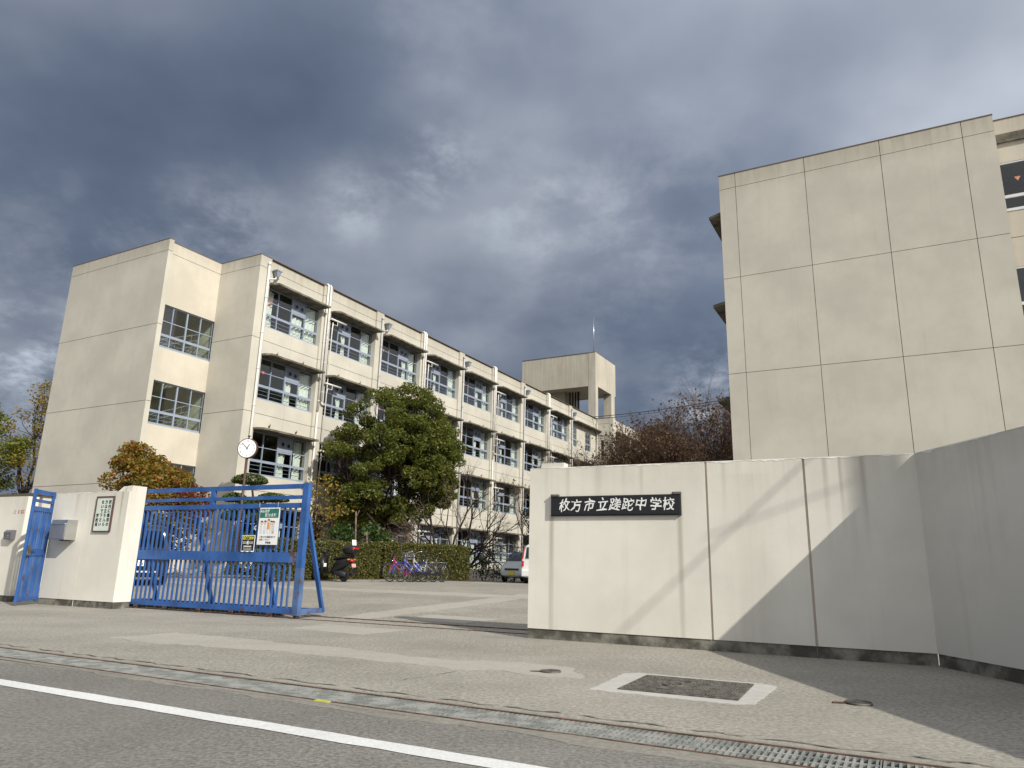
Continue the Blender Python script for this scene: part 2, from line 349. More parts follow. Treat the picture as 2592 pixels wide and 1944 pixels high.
def bx(name, parent, mat, x0, x1, y0, y1, z0, z1):
    """one box as an object; alike boxes share mesh data"""
    key = (name, mat.name, round(x1-x0, 4), round(y1-y0, 4), round(z1-z0, 4)); me = _cache.get(key)
    if me is None:
        b = MB(); hx, hy, hz = (x1-x0)/2, (y1-y0)/2, (z1-z0)/2; b.box(-hx, hx, -hy, hy, -hz, hz); me = b.mesh(name, mat); _cache[key] = me
    o = bpy.data.objects.new(name, me); o.location = ((x0+x1)/2, (y0+y1)/2, (z0+z1)/2); return link(o, parent)
def text(name, body, size, mat, parent, loc, rot=(PI/2, 0, 0), ext=.002, align='CENTER', shear=0.0, off=0.0, sx=1.0, line=1.0):
    c = bpy.data.curves.new(name, 'FONT'); c.body = body; c.size = size; c.extrude = ext; c.align_x = align; c.align_y = 'CENTER'
    c.shear = shear; c.offset = off; c.resolution_u = 2; c.space_line = line
    o = bpy.data.objects.new(name, c); col.objects.link(o); dg = bpy.context.evaluated_depsgraph_get(); dg.update()
    me = bpy.data.meshes.new_from_object(o.evaluated_get(dg)); bpy.data.objects.remove(o); bpy.data.curves.remove(c)
    me.materials.clear(); me.materials.append(mat); n = bpy.data.objects.new(name, me); n.location = loc; n.rotation_euler = rot; n.scale = (sx, 1, 1)
    return link(n, parent)

# frames: the wall line along the street (u along, v into the school) and the school's own grid (t across, s along)
WA = R(-26.0); W0 = Vector((.314, 11.14, 0)); e1 = Vector((math.cos(WA), math.sin(WA), 0)); e2 = Vector((-math.sin(WA), math.cos(WA), 0))
def P(u, v, z=0.0): return W0+e1*u+e2*v+Vector((0, 0, z))
def uv(x, y):
    d = Vector((x, y, 0))-W0; return d.dot(e1), d.dot(e2)
GZ = [(-400, 0), (.2, 0), (12, .40), (15.5, .40), (21, .30), (40, .28), (900, .28)]
def gz(v):
    for (a, za), (b, zb) in zip(GZ, GZ[1:]):
        if v <= b: return za+(zb-za)*max(0, (v-a)/(b-a))
    return .28
def gxy(x, y): return gz(uv(x, y)[1])
BA = R(-28.9); B0 = Vector((-12.33, 32.58, 0)); et = Vector((math.cos(BA), math.sin(BA), 0)); es = Vector((-math.sin(BA), math.cos(BA), 0))

# ------------------------------------------------------------------ ground
GA = R(-27.9); g1 = Vector((math.cos(GA), math.sin(GA), 0)); g2 = Vector((-math.sin(GA), math.cos(GA), 0)); G0 = Vector((0, 5.58, 0))
def Q(a, n, z=0.0): return G0+g1*a+g2*n+Vector((0, 0, z))
def sheet(name, pts, mat, kind='structure', parent=None):
    b = MB(); b.add(pts, [tuple(range(len(pts)))]); o = b.build(name, mat, parent)
    if kind: o['kind'] = kind
    return o
sheet('ground', [Vector((-900, -900, -.45)), Vector((900, -900, -.45)), Vector((900, 900, -.45)), Vector((-900, 900, -.45))], M['earth'])
b = MB(); b.add([Q(-120, -.50), Q(-120, -60), Q(120, -60), Q(120, -.50)], [(0, 1, 2, 3)]); road = b.build('road', M['asphalt']); road['kind'] = 'structure'
b = MB()   # concrete pavement between gutter and wall line
b.add([Q(-120, .06), Q(120, .06), P(130, .2), P(-130, .2)], [(0, 1, 2, 3)]); pav = b.build('pavement', M['pavement']); pav['kind'] = 'structure'
b = MB(); rows = [v for v, _ in GZ[1:]]; rows[0] = .2
for v0, v1 in zip(rows, rows[1:]): b.add([P(-400, v0, gz(v0)), P(400, v0, gz(v0)), P(400, v1, gz(v1)), P(-400, v1, gz(v1))], [(0, 1, 2, 3)])
yard = b.build('schoolyard', M['yard']); yard['kind'] = 'structure'
# gutter trough and its edge angles
b = MB()
b.add([Q(-60, .06, 0), Q(60, .06, 0), Q(60, .0, 0), Q(-60, 0, 0)], [(3, 2, 1, 0)])
b.add([Q(-60, -.44, 0), Q(60, -.44, 0), Q(60, -.50, 0), Q(-60, -.50, 0)], [(3, 2, 1, 0)])
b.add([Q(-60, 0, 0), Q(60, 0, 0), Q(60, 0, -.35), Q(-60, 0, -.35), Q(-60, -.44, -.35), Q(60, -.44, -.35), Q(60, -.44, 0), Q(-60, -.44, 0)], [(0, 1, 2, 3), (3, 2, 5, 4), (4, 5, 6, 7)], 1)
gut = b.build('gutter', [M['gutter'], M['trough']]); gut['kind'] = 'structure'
b = MB(); b.box(-60, 60, -.022, .0, -.05, .004); b.box(-60, 60, -.44, -.418, -.05, .004); ga = b.build('gutter_edge_angle', M['rust'], gut, G0, GA)
# white edge line, with ragged edges
b = MB(); n = 260; top = []; bot = []
for i in range(n+1):
    a = -40+60*i/n; top.append(Q(a, -1.21+rng.normal(0, .004), .004)); bot.append(Q(a, -1.375+rng.normal(0, .005), .004))
b.add(top+bot, [(i, n+1+i, n+2+i, i+1) for i in range(n)]); ln = b.build('road_line', M['line']); ln['kind'] = 'structure'
# paler concrete strips and patches
def ypatch(name, pts, mat, dz=.003, rag=.05):
    q = []
    for i, a in enumerate(pts):
        c = pts[(i+1) % len(pts)]; L = math.hypot(c[0]-a[0], c[1]-a[1]); n = max(2, int(L/.16)); w = 0.0
        for k in range(n):
            f = k/n; w = .7*w+rng.normal(0, rag*.5); w2 = w if k else 0; q.append((a[0]+(c[0]-a[0])*f-(c[1]-a[1])/L*w2, a[1]+(c[1]-a[1])*f+(c[0]-a[0])/L*w2))
    n = len(q); mb = MB(); mb.add([(x, y, gxy(x, y)+dz) for x, y in q]+[(x, y, gxy(x, y)-.03) for x, y in q], [tuple(range(n))]+[(i, i+n, (i+1) % n+n, (i+1) % n) for i in range(n)]); o = mb.build(name, mat); o['kind'] = 'structure'; return o
ypatch('concrete_strip', [(-3.2, 13.85), (-2.6, 13.62), (.9, 19.9), (.45, 20.7)], M['patch'])
ypatch('concrete_strip', [tuple(P(-24, 7.0)[:2]), tuple(P(2, 7.0)[:2]), tuple(P(2, 8.0)[:2]), tuple(P(-24, 8.0)[:2])], M['patch'], .005)
ypatch('concrete_patch', [(-1.95, 13.72), (-.75, 13.12), (-.12, 13.9), (-1.5, 14.6)], M['patch'])
ypatch('concrete_patch', [(-3.3, 11.75), (-2.1, 11.05), (-1.55, 12.0), (-3.0, 12.72)], M['patch'])
ypatch('concrete_patch', [(-5.2, 9.9), (-1.6, 8.3), (.7, 7.2), (.72, 7.95), (-.8, 8.5), (-4.6, 10.7)], M['patch'], .003, .09)
ypatch('mortar_edge', [tuple(Q(-14, -.502)[:2]), tuple(Q(8, -.502)[:2]), tuple(Q(8, -.60)[:2]), tuple(Q(-14, -.60)[:2])], M['gutter'], .003, .05)
ypatch('paint_mark', [(-1.42, 5.80), (-1.30, 5.73), (-1.28, 5.77), (-1.40, 5.84)], plain('yellow_paint_mark', (.5, .5, .06), .7), .006, .01)
sheet('planting_bed', [Vector((x, y, gxy(x, y)+.02)) for x, y in [(-24, 28.5), (-17.5, 28.1), (-13.1, 28.1), (-10.6, 28.4), (-8.3, 28.0), (-6.7, 27.4), (-4.9, 30.3), (-1.4, 33.2), (-1.6, 38), (-8, 42), (-13.3, 33), (-24, 39)]], M['soil'])
# cracks and tar seams beside the gutter
b = MB()
def crack(pts, w, mb=b, z=.005):
    pts = [Vector(p) for p in pts]; L = []; Rr = []
    for i, p in enumerate(pts):
        d = (pts[min(i+1, len(pts)-1)]-pts[max(i-1, 0)]).normalized(); nn = Vector((-d.y, d.x, 0)); ww = w*(.3+rng.random()) if 0 < i < len(pts)-1 else 0
        L.append((p+nn*ww)+Vector((0, 0, z))); Rr.append(p-nn*ww+Vector((0, 0, z)))
    m = len(pts); mb.add(L+Rr, [(i, i+1, m+i+1, m+i) for i in range(m-1)])
a = -9.0
while a < 6:
    ln_ = rng.uniform(.25, .9); crack([Q(a+ln_*k/9, .145+.02*math.sin(a*3+k)+rng.normal(0, .006), 0) for k in range(10)], .012); a += ln_+rng.uniform(.02, .14)
crack([(-.95+.5*k/11+rng.normal(0, .012), 6.82+.72*k/11, 0) for k in range(12)], .006)
crack([(-7.6+rng.normal(0, .01)+k*.5, 13.9-k*.24+rng.normal(0, .012), 0) for k in range(9)], .004)
ck = b.build('pavement_crack', M['plinth']); ck['kind'] = 'structure'

# ------------------------------------------------------------------ main school building (local x = t outward, y = s along the facade)
LV = [.59, 4.17, 7.75, 11.33]; PZ = 14.91; TOP = 15.48
main = thing('school_building', 'long four storey cream school block with rows of classroom windows and a roof tower', 'school building', B0, BA)
J = .011
bx('wall_core', main, M['joint'], -9.97, -2.86, -3.0, -2.95, .2, 15.2)
def curtain_mesh(w, h, folds, gather=0.0):
    b = MB(); n = max(8, folds*6); top = []; bot = []; mid = []
    for i in range(n+1):
        f = i/n; y = .045*math.sin(f*folds*2*PI)+.02*math.sin(f*folds*4.7+1)
        top.append((y, (f-.5)*w, h)); mid.append((y*1.15, (f-.5)*w*(1-gather)+gather*w*.25, h*.42)); bot.append((y*1.3, (f-.5)*w*(1-gather*.4)+gather*w*.2, 0))
    b.add(top+mid+bot, [(i, i+1, n+2+i, n+1+i) for i in range(n)]+[(n+1+i, n+2+i, 2*n+3+i, 2*n+2+i) for i in range(n)], 0, True)
    return b.mesh('curtain', M['curtain'])
CUR = {}
def curtain(par, x, y, z0, w, h, folds=3, gather=0.0):
    k = (round(w, 1), round(h, 1), folds, gather)
    if k not in CUR: CUR[k] = curtain_mesh(k[0], k[1], folds, gather)
    o = bpy.data.objects.new('curtain', CUR[k]); o.location = (x, y, z0); link(o, par)
VENT = None
def vent(par, x, y0, y1, z0, z1):
    b = MB(); b.box(x-.015, x+.015, y0, y1, z0, z1)
    for k, (dy, dz) in enumerate(((-.2, .02), (.2, -.02))):
        c = ((y0+y1)/2+dy*(y1-y0)*1.05, (z0+z1)/2+.05+dz)
        b.tube([(x, c[0], c[1]), (x+.05, c[0], c[1])], .115, 14, True, 1); b.torus((x+.05, c[0], c[1]), (1, 0, 0), .115, .018, 14, 5, 0)
    b.build('vent_panel', [M['alu'], M['dark_metal']], par)
_pane = {}
def pane(par, x, y0, y1, z0, z1, mat='glass'): return bx('pane', par, M[mat], x-.004, x+.004, y0, y1, z0, z1)
def window(par, t, s0, s1, z0, zrail, ztr, z1, cols=4, ventcol=None, cur=(), fine=True, thick=.038, deep=.07, tri=None, near=True):
    """frame with sliding sashes over a row of hopper lights; panes, curtains and vent panel are its children"""
    ys = [s0+(s1-s0)*i/cols for i in range(cols+1)] if isinstance(cols, int) else cols; nc = len(ys)-1; mid = nc//2
    b = MB(); hw = thick/2
    b.box(t-deep/2, t+deep/2+.03, s0, s1, z0-.10, z0); b.box(t-deep/2, t+deep/2, s0, s1, z1, z1+.05)
    for i, y in enumerate(ys):
        w = hw*(1.9 if (i == mid and nc > 2) else 1.0); y0 = max(s0, y-w); y1 = min(s1, y+w); b.box(t-deep/2-.003, t+deep/2+.003, y0, y1, z0, z1)
    for i in range(nc):
        b.box(t-deep/2+.004, t+deep/2-.004, ys[i]+hw, ys[i+1]-hw, zrail-.065, zrail+.055)
        if ztr: b.box(t-.02, t+.024, ys[i]+hw, ys[i+1]-hw, ztr-.017, ztr+.017)
    fr = b.build('window', M['alu'], par)
    for i in range(nc):
        off = .012 if i % 2 else -.012
        pane(fr, t+off, ys[i]+hw, ys[i+1]-hw, z0, zrail-.065)
        zt = ztr or z1
        if ventcol == i: vent(fr, t, ys[i]+hw, ys[i+1]-hw, zt-.10, z1)
        if near or ventcol == i:
            pane(fr, t+off, ys[i]+hw, ys[i+1]-hw, zrail+.055, zt-(.10 if ventcol == i else .02))
            if ventcol != i and ztr: pane(fr, t+off, ys[i]+hw, ys[i+1]-hw, ztr+.022, z1)
        else: pane(fr, t+off, ys[i]+hw, ys[i+1]-hw, zrail+.055, z1)
    gb = MB()
    for zz in (.33, .66): gb.tube([(t-.09, s0+.03, z0+(zrail-z0)*zz), (t-.09, s1-.03, z0+(zrail-z0)*zz)], .012, 4)
    gb.build('guard_rail', M['alu'], fr)
    for (c, w, z_a, z_b, g) in cur:
        y = s0+(s1-s0)*c; curtain(fr, t-.16, y, z0+z_a, w, z_b-z_a, max(2, int(w*4)), g)
    if tri:
        y = s0+(s1-s0)*tri[0]; zz = tri[1]; mb = MB(); mb.prism([(y-.09, zz+.08), (y+.09, zz+.08), (y, zz-.10)], t+.012, t+.017, plane='yz'); mb.build('red_triangle', M['red_mark'], fr)
    return fr
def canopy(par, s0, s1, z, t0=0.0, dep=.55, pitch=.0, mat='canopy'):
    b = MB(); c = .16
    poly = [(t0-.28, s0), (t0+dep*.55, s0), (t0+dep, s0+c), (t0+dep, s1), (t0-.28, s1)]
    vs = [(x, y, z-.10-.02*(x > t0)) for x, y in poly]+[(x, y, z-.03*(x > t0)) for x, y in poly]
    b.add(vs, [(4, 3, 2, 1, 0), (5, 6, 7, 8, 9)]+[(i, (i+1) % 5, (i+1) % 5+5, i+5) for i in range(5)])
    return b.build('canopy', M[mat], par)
def pier_s(k): return 0.0 if k == 0 else 4.40*k+.020*k*k
NB = 8; END = 43.1
fl = [LV[0], LV[1], LV[2], LV[3], PZ]
hookmb = MB(); hookmb.tube([(0, 0, 0), (.07, 0, .02), (.07, 0, .12)], .018, 5); hookmb.box(-.005, .01, -.05, .05, -.05, .05); hook_me = hookmb.mesh('hook', M['rust'])
for k in range(NB+1):
    a = pier_s(k); w = .70 if k == 0 else .66
    bx('pier_core', main, M['joint'], -.42, -.03, a+.03, a+w-.03, .2, TOP-.2)
    segs = [(.15, LV[0])]+[(fl[i], fl[i+1]) for i in range(4)]+[(PZ, TOP)]
    for z0, z1 in segs: bx('pier_segment', main, M['wall'], -.45, 0, a, a+w, z0+(J if z0 > 1 else 0), z1-(J if z1 < TOP else 0))
# end wall of the classroom block (faces the street)
bx('wall_core', main, M['joint'], -2.8, -.45, .03, .2, .2, TOP-.2)
for z0, z1 in [(.15, LV[0])]+[(fl[i], fl[i+1]) for i in range(4)]+[(PZ, TOP)]:
    bx('wall_panel', main, M['wall'], -2.79, -.452, 0, .2, z0+(J if z0 > 1 else 0), z1-(J if z1 < TOP else 0))
def bay(k):
    s0 = pier_s(k)+(.70 if k == 0 else .66); s1 = pier_s(k+1); odd = k % 2; mids = (s0+s1)/2
    for f in range(4):
        L = LV[f]; z0 = L+.80
        if f > 0:
            bx('spandrel_core', main, M['joint'], -.33, -.13, s0, s1, LV[f-1]+2.92, z0-.12)
            for y0, y1 in ((s0+.002, mids-.004), (mids+.004, s1-.002)):
                bx('spandrel_panel', main, M['wall'], -.34, -.10, y0, y1, L+J, z0-.10)
                bx('spandrel_panel', main, M['wall'], -.34, -.10, y0, y1, LV[f-1]+2.88, L-J)
        else: bx('spandrel_panel', main, M['wall'], -.34, -.10, s0+.002, s1-.002, .15, z0-.10)
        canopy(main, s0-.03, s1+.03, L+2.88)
        for fr in (.27, .74):
            if f < 3:
                o = bpy.data.objects.new('hook', hook_me); o.location = (-.10, s0+(s1-s0)*fr, L+3.07); link(o, main)
        rs = np.random.default_rng(100*k+f); vc = 1 if odd else 2; cur = []
        if k == 0 and f == 3: cur = [(.11, .70, -.0, 1.9, .25), (.63, .8, 0, 1.15, 0), (.87, .9, 0, 1.9, .1)]
        else:
            if odd: cur = [(.40, .45, 0, 1.35, .5), (.88, .75, 0, 1.9, .2)]
            else: cur = [(.03, .22, 0, 1.9, 0), (.60 if rs.random() < .7 else .70, .40+.2*rs.random(), 0, 1.25, .3), (.89, .60+.3*rs.random(), 0, 1.9, .15)]
            if rs.random() < .25: cur = cur[-2:]
            if f == 0: cur = [(.38, .8, 0, 1.3, 0), (.62, .8, 0, 1.3, 0)]
        window(main, -.30, s0, s1, z0, L+1.40, L+2.06, L+2.72, 4, vc, cur, tri=((.12, L+2.05) if (not odd and f > 0) else None), near=(k < 4 and f > 0))
    bx('spandrel_core', main, M['joint'], -.33, -.13, s0, s1, LV[3]+2.92, TOP-.2)
    for y0, y1 in ((s0+.002, mids-.004), (mids+.004, s1-.002)): bx('spandrel_panel', main, M['wall'], -.34, -.10, y0, y1, LV[3]+2.88, PZ-J)
    bx('parapet_panel', main, M['wall'], -.34, -.10, s0+.002, s1-.002, PZ+J, TOP-.02)
for k in range(NB): bay(k)
# last bay: plain wall with two narrow windows
s0 = pier_s(8)+.66; s1 = END
for f in range(4):
    L = LV[f]
    if f < 3:
        bx('wall_panel', main, M['wall'], -.34, -.10, s0, s1, L-.7 if f else .15, L+.55)
        for y0, y1 in ((s0, s0+.42), (s0+1.25, s0+3.35), (s0+4.6, s1)): bx('wall_panel', main, M['wall'], -.34, -.102, y0, y1, L+.55, L+2.88)
    else:
        bx('wall_panel', main, M['wall'], -.34, -.10, s0, s1, L-.7, L+.55)
        for y0, y1 in ((s0, s0+.42), (s0+1.25, s0+3.35), (s0+4.6, s1)): bx('wall_panel', main, M['wall'], -.34, -.102, y0, y1, L+.55, L+2.3)
        bx('wall_panel', main, M['wall'], -.34, -.10, s0, s1, L+2.3, PZ-J); bx('parapet_panel', main, M['wall'], -.34, -.10, s0, s1, PZ+J, TOP-.02)
    for y0, y1 in ((s0+.42, s0+1.25), (s0+3.35, s0+4.6)): window(main, -.22, y0, y1, L+.65, L+1.25, L+1.75, L+2.2, 2, None, (), near=False)
    canopy(main, s0-.03, s1+.03, L+2.88)
# slabs, roof, back wall and cross walls that close the rooms
for f in range(4): bx('floor_slab', main, M['inner'], -9.0, -.36, .2, END, LV[f]-.25, LV[f]-.02)
bx('roof_slab', main, M['canopy'], -9.9, -.36, .21, 48.3, PZ-.3, PZ-.05); bx('back_wall', main, M['inner'], -9.2, -9.0, .2, 75, .2, TOP-.01)
for k in (2, 4, 6, 8): bx('cross_wall', main, M['inner'], -9.0, -.46, pier_s(k)+.25, pier_s(k)+.4, .2, PZ-.3)
bx('corridor_wall', main, M['inner'], -7.0, -6.9, .3, END, .2, PZ-.3)
bx('coping', main, M['coping'], -.36, .012, -.012, END, TOP, TOP+.035); bx('coping', main, M['coping'], -2.80, -.362, -.012, .22, TOP, TOP+.035)
# stair wing
AY = -3.15
def apan(x0, x1, z0, z1): bx('wall_panel', main, M['wall'], x0, x1, AY, AY+.15, z0+(J if z0 > 1 else 0), z1-(J if z1 < TOP else 0))
for z0, z1 in [(.15, LV[0])]+[(fl[i], fl[i+1]) for i in range(4)]+[(PZ, TOP)]:
    apan(-10.15, -2.72, z0, z1)
    bx('pier_segment', main, M['wall'], -2.718, -2.55, AY, AY+.24, z0+(J if z0 > 1 else 0), z1-(J if z1 < TOP else 0))
bx('pier_core', main, M['joint'], -2.76, -2.58, AY+.16, AY+.22, .2, TOP-.2)
bx('side_wall', main, M['wall'], -10.15, -9.98, AY+.152, 75, .15, TOP-.01)
WZ = [(3.32, 5.18), (6.90, 8.75), (10.45, 12.35)]
zz = .15
for z0, z1 in WZ+[(PZ, PZ)]:
    top_ = z0-.10 if z0 < PZ else PZ-J
    bx('wall_panel', main, M['wall2'], -3.0, -2.79, AY+.16, -.002, zz, top_); zz = z1+.05
bx('parapet_panel', main, M['wall2'], -3.0, -2.79, AY+.16, -.002, PZ+J, TOP-.02); bx('wall_core', main, M['joint'], -2.98, -2.83, AY+.2, -.01, PZ-.2, PZ+.2)
bx('coping', main, M['coping'], -10.16, -2.54, AY-.012, AY+.16, TOP, TOP+.035); bx('coping', main, M['coping'], -3.0, -2.78, AY+.162, -.014, TOP-.018, TOP+.02)
for z0, z1 in WZ: window(main, -2.90, AY+.24, -.002, z0, z0+.52, z0+1.18, z1, [AY+.24, -2.21, -1.44, -.69, -.002], None, ())
# stairwell behind the windows
bx('stair_wall', main, M['stairwall'], -6.2, -6.05, AY+.16, 2.2, .2, PZ-.3); bx('stair_wall', main, M['stairwall'], -6.0, -3.01, .03, .12, .2, PZ-.3)
bx('roof_slab', main, M['canopy'], -9.97, -3.01, AY+.16, .2, PZ-.3, PZ-.06)
for z in (2.4, 5.95, 9.53): bx('stair_landing', main, M['stairwall'], -6.0, -3.3, AY+.2, -.2, z, z+.2)
b = MB()
for z in (2.6, 6.15, 9.73):
    for i in range(3): b.beam((-3.5, AY+.3, z+.35+.3*i), (-3.5, -.1, z+1.5+.3*i), .04, .05)
    for i in range(7): b.beam((-3.5, AY+.4+.42*i, z+.3+.16*i), (-3.5, AY+.4+.42*i, z+1.1+.16*i), .03, .03)
b.build('stair_railing', M['steel'], main)
# projecting block beyond the facade, with the farther wing
for z0, z1 in [(.15, LV[1]), (LV[1], LV[2]), (LV[2], LV[3]), (LV[3], PZ), (PZ, TOP)]:
    jj = J if z1 < TOP else 0
    if z1 in (LV[3], PZ):
        bx('wall_panel', main, M['wall'], -.34, .36, END, END+.25, z0+J, z1-jj); bx('wall_panel', main, M['wall'], .74, 1.35, END, END+.25, z0+J, z1-jj)
        bx('wall_panel', main, M['wall'], .362, .738, END+.003, END+.25, z0+J, z0+.12); bx('wall_panel', main, M['wall'], .362, .738, END+.003, END+.25, z0+1.95, z1-jj)
        fr = bx('window', main, M['alu'], .362, .738, END+.12, END+.16, z0+1.0, z0+1.06); bx('pane', fr, M['glass'], -.187, .187, -.012, -.004, -.85, .85)
        bx('wall_core', main, M['inner'], .362, .738, END+.6, END+.7, z0+.1, z0+2)
    else: bx('wall_panel', main, M['wall'], -.34, 1.35, END, END+.25, z0+J, z1-jj)
    bx('pier_segment', main, M['wall'], 1.352, 1.72, END-.02, END+.6, z0+J, z1-jj)
bx('coping', main, M['coping'], -.36, 1.74, END-.03, END+.6, TOP, TOP+.03)
for i in range(5):
    a = END+.6+i*5.2; bx('pier_segment', main, M['wall'], .9, 1.5, a+4.6, a+5.2, .2, TOP)
    for f in range(4):
        L = LV[f]; bx('spandrel_panel', main, M['wall'], 1.0, 1.3, a, a+4.6, L-.68 if f else .2, L+.75)
        canopy(main, a, a+4.6, L+2.88, 1.4, .6); fr = bx('window', main, M['alu'], 1.1, 1.16, a, a+4.6, L+1.35, L+1.42); bx('pane', fr, M['glass'], -.005, .005, -2.3, 2.3, -.55, 1.3)
        bx('floor_slab', main, M['inner'], -9, 1.0, a, a+5.2, L-.3, L-.02)
    bx('parapet_panel', main, M['wall'], 1.0, 1.4, a, a+4.6, LV[3]+2.9, TOP-.02)
bx('roof_slab', main, M['canopy'], -9.9, 1.0, 48.4, 75, PZ-.3, PZ-.05)
# water tank tower on the roof
tw = part('roof_tower', main)
b = MB(); b.box(-8.2, -.9, 43.1, 43.4, 18.9, 22.4); b.box(-.40, -.1, 43.73, 48.4, 18.9, 22.4); b.box(-8.2, -.41, 43.41, 48.4, 18.95, 19.2); b.box(-8.2, -.1, 48.41, 48.7, 18.9, 22.4); b.box(-8.5, -8.21, 43.1, 48.7, 18.9, 22.4)
b.build('tower_wall', M['wall'], tw)
b = MB(); b.box(-.88, -.1, 43.08, 43.72, TOP-.3, 22.4); b.build('tower_column', M['wall'], tw)
b = MB(); b.box(-.95, -.1, 47.45, 48.395, TOP-1.5, 18.9); b.build('tower_column', M['wall'], tw)
b = MB(); b.box(-8.2, -7.5, 43.4, 44.1, TOP-.5, 18.9); b.build('tower_column', M['wall'], tw)
b = MB(); b.box(-8.51, -.09, 43.05, 48.72, 22.4, 22.44); b.build('tower_coping', M['coping'], tw)
b = MB(); b.box(-7.0, -4.2, 44.6, 47.8, 17.0, 18.95); b.build('water_tank', M['inner'], tw)
for i in range(4):
    b = MB(); x = -2.9-.32*i; b.tube([(x, 45.2, TOP-.6), (x, 45.2, 18.95)], .08 if i else .12, 8); b.build('tower_pipe', M['dark_metal'], tw)
b = MB(); b.tube([(-.45, 43.5, 22.4), (-.45, 43.5, 24.6), (-.45, 43.5, 26.4)], [.045, .04, .015], 6); b.build('lightning_rod', M['steel'], tw)
# pipes on the facade
for k in range(NB+1):
    a = pier_s(k); w = .70 if k == 0 else .66
    if k % 2 == 0:
        y = a+w-.22; b = MB(); b.tube([(.10, y, .3), (.10, y, 15.05)], .058, 8)
        for z in np.arange(.9, 15, 1.78): b.tube([(.10, y, z), (.10, y, z+.06)], .07, 8)
        b.tube([(.10, y, 15.05), (.10, y, 15.22)], .072, 8)
        b.tube([(.10, y, 14.35), (.12, y+.2, 14.40), (.13, y+.42, 14.48), (.10, y+.50, 14.62)], .045, 6); b.build('downpipe', M['pipe_grey'] if k else M['pipe_white'], main)
        if k < NB: hy = a+w+.32
        b = MB(); hy = y+.52
        for (z0, z1, q0, q1) in ((14.62, 14.90, .07, .15), (14.90, 14.97, .17, .17)):
            b.add([(.12-q0, hy-q0, z0), (.12+q0, hy-q0, z0), (.12+q0, hy+q0, z0), (.12-q0, hy+q0, z0), (.12-q1, hy-q1, z1), (.12+q1, hy-q1, z1), (.12+q1, hy+q1, z1), (.12-q1, hy+q1, z1)], [(0, 3, 2, 1), (4, 5, 6, 7), (0, 1, 5, 4), (1, 2, 6, 5), (2, 3, 7, 6), (3, 0, 4, 7)])
        b.build('rain_hopper', M['hopper'], main)
    else:
        for dy, zb in ((.22, 8.6), (.42, 11.0-1.9)):
            b = MB(); y = a+dy; b.tube([(.08, y, zb), (.08, y, TOP+.02), (.02, y, TOP+.10), (-.15, y, TOP+.12)], .062, 8)
            for z in np.arange(zb+.5, TOP, 1.6): b.tube([(.08, y, z), (.08, y, z+.05)], .072, 8)
            if dy > .3: b.tube([(.08, y, zb), (.09, y+.05, zb-.1), (.10, y+.22, zb-.12)], .05, 6)
            b.build('vent_pipe', M['pipe_white'], main)
        b = MB(); b.tube([(.08, a+.22, .3), (.08, a+.22, 8.5)], .055, 8); b.build('vent_pipe', M['pipe_white'], main)
        b = MB(); y = a+w+.05; b.tube([(.12, y, .6), (.12, y, 12.9), (.14, y, 13.55)], .03, 6); b.build('gas_pipe', M['pipe_white'], main)
        for f in range(4):
            z = LV[f]+2.40; b = MB(); b.tube([(.12, a+w-.12, z), (.14, a+w+1.08, z)], .055, 8)
            b.tube([(.13, a+w+.42, z), (.13, a+w+.42, z-.26), (.13, a+w+.10, z-.26), (.13, a+w+.06, z-.6)], .022, 5); b.build('flue_pipe', M['pipe_white'], main)
b = MB(); b.tube([(.10, END-.15, .3), (.10, END-.15, 15.0)], .06, 6); b.build('downpipe', M['pipe_grey'], main)

# ------------------------------------------------------------------ second school building at the right
RA = R(-28.6)
rb = thing('school_building', 'cream school block at the right whose blank end wall is divided into large panels', 'school building', (7.62, 24.5, 0), RA)
bx('wall_core', rb, M['joint'], .03, 8.66, .03, .28, .1, TOP-.1)
xs = [0, .59, 3.0, 5.42, 7.82, 8.69]; zs = [(.1, .59), (.59, 4.17), (4.17, 7.75), (7.75, 11.33), (11.33, PZ), (PZ, TOP)]
JR = .009
for i in range(5):
    for z0, z1 in zs: bx('wall_panel', rb, M['wall'], xs[i]+(JR if i else 0), xs[i+1]-(JR if i < 4 else 0), 0, .3, z0+(JR if z0 > .2 else 0), z1-(JR if z1 < TOP else 0))
bx('coping', rb, M['coping'], -.012, 8.705, -.015, .32, TOP, TOP+.035); bx('roof_slab', rb, M['canopy'], .2, 20, .31, 30, PZ-.3, PZ)
bx('side_wall', rb, M['wall'], 0, .25, .302, 30, .1, TOP-.01)
for f in range(4):
    b = MB(); z = LV[f]+2.88; b.add([(-.55, .55, z-.13), (0, .35, z-.12), (0, 29, z-.12), (-.55, 29, z-.13), (-.55, .55, z-.03), (0, .35, z), (0, 29, z), (-.55, 29, z-.03)], [(0, 3, 2, 1), (4, 5, 6, 7), (0, 1, 5, 4), (1, 2, 6, 5), (2, 3, 7, 6), (3, 0, 4, 7)]); b.build('canopy', M['canopy'], rb)
salmon = plain('faded_salmon_triangle', (.62, .27, .17), .6)
zz = .1
